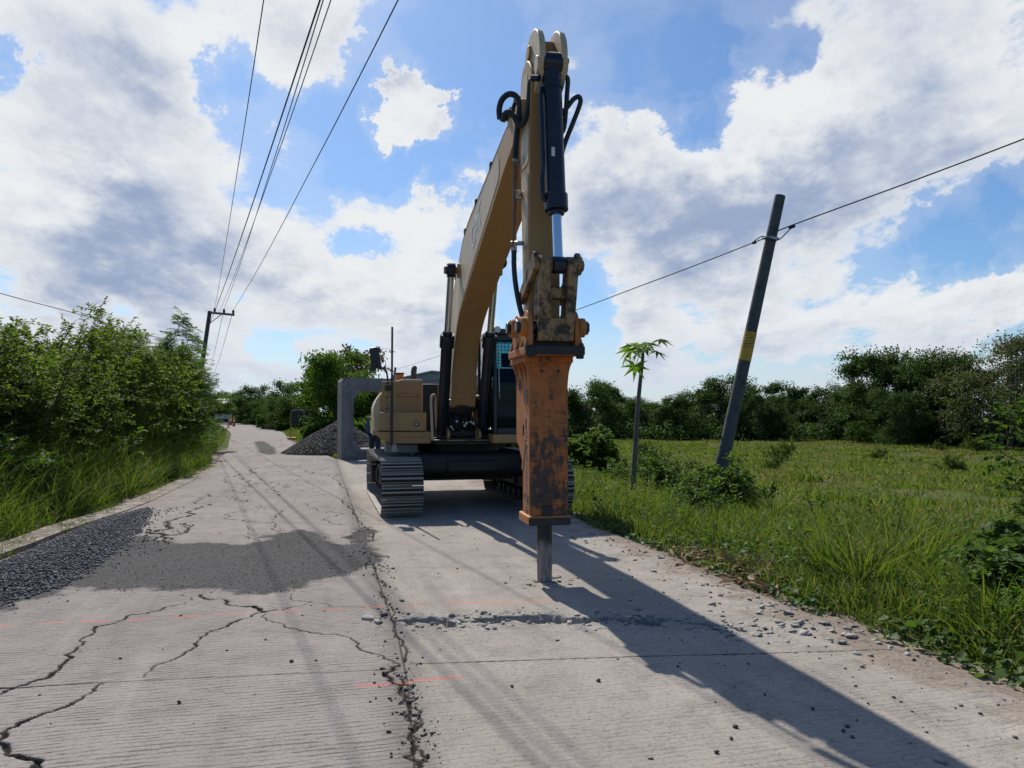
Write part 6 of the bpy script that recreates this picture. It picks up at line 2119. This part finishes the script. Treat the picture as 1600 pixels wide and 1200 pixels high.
def make_truck():
    c = P(349, 660, 118)
    X = empty('truck', (c[0], c[1], .03), R(20))
    tag(X, 'white truck half hidden behind the bend in the road', 'truck')
    k = MB()
    k.prism(rounded([(-3.4, .55), (-1.05, .55), (-1.05, 1.0), (-1.05, 2.45), (-1.25, 2.75), (-3.4, 2.75)], .12), -1.1, 1.1, 'x') if False else k.prism(rounded([(0, .55), (2.0, .55), (2.0, 2.35), (1.6, 2.6), (.5, 2.6), (.05, 1.55)], [.05, .05, .1, .15, .25, .12]), -1.1, 1.1, 'x')
    body = k.build('cab', M['white'], X, bevel=.04)
    k = MB()
    k.prism([(-.02, 1.62), (.40, 2.46), (.43, 2.45), (.03, 1.60)], -.95, .95, 'x')
    k.build('windscreen', M['navy'], X)
    k = MB()
    k.prism(rounded([(.0, 2.62), (2.2, 2.62), (2.2, 3.95), (1.9, 3.95), (.0, 2.80)], .06), -1.05, 1.05, 'x')
    k.build('roof_deflector', M['white'], X, bevel=.05)
    k = MB()
    k.box(-1.2, 1.2, 2.25, 8.5, .95, 3.6)
    k.build('cargo_box', M['white'], X, bevel=.03)
    k = MB()
    k.box(-1.05, 1.05, -.08, .04, .45, .85)
    k.build('bumper', M['dark'], X, bevel=.03)
    for s_ in (-1, 1):
        k = MB()
        k.box(s_ * .82 - .16, s_ * .82 + .16, -.05, .06, .92, 1.12)
        k.build('headlight', M['lamp'], X, bevel=.02)
        k = MB()
        k.box(s_ * 1.28 - .1, s_ * 1.28 + .1, .2, .3, 1.6, 2.15)
        k.build('wing_mirror', M['dark'], X, bevel=.02)
        for y in (1.0, 6.8):
            k = MB()
            k.cyl((s_ * .80, y, .48), (s_ * 1.12, y, .48), .48, n=24)
            wh = k.build('wheel', M['rubber'], X, bevel=.04)
            k = MB()
            k.cyl((s_ * 1.05, y, .48), (s_ * 1.13, y, .48), .25, n=16)
            k.build('rim', M['fitting'], wh)

def make_worker():
    c = P(586, 722, 23.0)
    X = empty('person', (c[0], c[1], 0), R(150))
    tag(X, 'worker in a yellow green vest and dark trousers half hidden behind the fuel tank', 'person')
    def skin(name, verts, edges, radii, mat, parent, sub=2):
        me = bpy.data.meshes.new(name)
        me.from_pydata(verts, edges, [])
        o = link(name, me, mat, parent)
        md = o.modifiers.new('skin', 'SKIN')
        md.use_smooth_shade = True
        sv = me.skin_vertices[0].data
        for i, r in enumerate(radii):
            sv[i].radius = r if hasattr(r, '__len__') else (r, r)
        sv[0].use_root = True
        md2 = o.modifiers.new('sub', 'SUBSURF')
        md2.levels = md2.render_levels = sub
        bpy.context.view_layer.update()
        dg = bpy.context.evaluated_depsgraph_get()
        me2 = bpy.data.meshes.new_from_object(o.evaluated_get(dg))
        o.modifiers.clear()
        o.data = me2
        if not len(me2.materials): me2.materials.append(mat)
        return o
    sk = worn('skin_tone', (.24, .13, .085), (.20, .11, .07), .55, fine=0)
    # body: pelvis, spine, neck, head, arms, legs
    V = [(0, 0, .95), (0, 0, 1.12), (0, .01, 1.34), (0, .01, 1.46), (0, -.01, 1.54), (0, -.02, 1.64), (0, -.01, 1.72),
         (-.20, .01, 1.41), (-.29, .0, 1.14), (-.33, -.10, .92), (-.335, -.14, .86), (.20, .01, 1.41), (.28, .02, 1.14), (.29, -.06, .90), (.29, -.09, .84),
         (-.10, 0, .88), (-.11, -.01, .49), (-.12, .03, .09), (-.12, -.14, .035), (.10, 0, .88), (.12, .02, .49), (.13, .06, .09), (.14, -.11, .035)]
    Ed = [(0, 1), (1, 2), (2, 3), (3, 4), (4, 5), (5, 6), (2, 7), (7, 8), (8, 9), (9, 10), (2, 11), (11, 12), (12, 13), (13, 14), (0, 15), (15, 16), (16, 17), (17, 18), (0, 19), (19, 20), (20, 21), (21, 22)]
    rd = [(.15, .11), (.14, .10), (.17, .11), (.07, .065), (.058, .06), (.085, .10), (.07, .085), .062, .045, .035, .04, .062, .045, .035, .04, .085, .062, .045, .04, .085, .062, .045, .04]
    body = skin('body', V, Ed, rd, sk, X)
    # fingers of both hands
    # nose, ears and hands live on the body mesh
    hm = worn('safety_vest', (.42, .72, .04), (.36, .60, .05), .7, fine=0)
    bl = worn('blue_shirt', (.025, .06, .20), (.02, .04, .13), .8, fine=0)
    tr_ = worn('dark_trousers', (.012, .018, .045), (.02, .022, .035), .85, fine=0)
    skin('vest', [(0, 0, .93), (0, 0, 1.12), (0, .01, 1.33), (0, .01, 1.45), (-.15, .01, 1.41), (.15, .01, 1.41)], [(0, 1), (1, 2), (2, 3), (2, 4), (2, 5)], [(.175, .13), (.165, .125), (.19, .135), (.10, .09), .085, .085], hm, X)
    skin('shirt_sleeve', [V[7], V[8], (-.325, -.09, .945)], [(0, 1), (1, 2)], [.075, .058, .046], bl, X)
    skin('shirt_sleeve', [V[11], V[12], (.289, -.05, .92)], [(0, 1), (1, 2)], [.075, .058, .046], bl, X)
    skin('trousers', [(0, 0, .95), V[15], V[16], (-.12, .03, .12), V[19], V[20], (.13, .06, .12)], [(0, 1), (1, 2), (2, 3), (0, 4), (4, 5), (5, 6)], [(.165, .125), .10, .078, .068, .10, .078, .068], tr_, X)
    for s_, q in ((-1, V[10]), (1, V[14])):
        for j in range(4):
            y0 = -.028 + .018 * j
            skin('finger', [(q[0], q[1] + y0, q[2]), (q[0], q[1] + y0 - .012, q[2] - .05), (q[0] - s_ * .012, q[1] + y0 - .022, q[2] - (.085 if j in (1, 2) else .075))], [(0, 1), (1, 2)], [.010, .009, .007], sk, body, 1)
        skin('thumb', [(q[0], q[1] - .02, q[2] + .02), (q[0] - s_ * .02, q[1] - .045, q[2] - .005), (q[0] - s_ * .02, q[1] - .05, q[2] - .035)], [(0, 1), (1, 2)], [.011, .010, .008], sk, body, 1)
    k = MB()
    k.tube([(0, -.01, 1.70), (0, -.01, 1.715), (0, -.01, 1.76), (0, -.01, 1.80), (0, -.01, 1.815)], [.14, .115, .11, .075, .02], 20)
    k.build('helmet', M['white'], X)
    k = MB()
    k.prism([(-.12, -.10), (.12, -.10), (.10, -.20), (0, -.225), (-.10, -.20)], 1.698, 1.712, 'z')
    k.build('helmet_peak', M['white'], X, bevel=.004)
    for s_ in (-1, 1):
        k = MB()
        k.tube([(s_ * .028, -.105, 1.655), (s_ * .028, -.112, 1.655)], [.010, .007], 8)
        k.build('eye', M['black'], body)
        k = MB()
        k.tube([(s_ * .082, -.01, 1.62), (s_ * .09, -.008, 1.645), (s_ * .084, 0, 1.665)], [.012, .018, .012], 8)
        k.build('ear', sk, body)
    k = MB()
    k.tube([(0, -.108, 1.655), (0, -.13, 1.615), (0, -.112, 1.61)], [.010, .014, .008], 8)
    k.build('nose', sk, body)
    k = MB()
    k.tube([(-.025, -.108, 1.585), (0, -.114, 1.583), (.025, -.108, 1.585)], [.004, .006, .004], 6)
    k.build('mouth', worn('lips', (.20, .07, .06), (.15, .06, .05), .5, fine=0), body)
    bt = worn('work_boot', (.02, .016, .013), (.05, .04, .03), .7)
    for a, b_ in ((17, 18), (21, 22)):
        k = MB()
        p, q = Vector(V[a]), Vector(V[b_])
        k.tube([p + Vector((0, 0, .10)), p, p + Vector((0, -.02, -.03)), q + Vector((0, .03, .01)), q + Vector((0, -.03, 0))], [.066, .068, .065, .055, .03], 12)
        k.build('boot', bt, X)
make_lines()
make_culvert()
make_heap()
make_building()
make_sign()
make_posts()
make_truck()
make_worker()
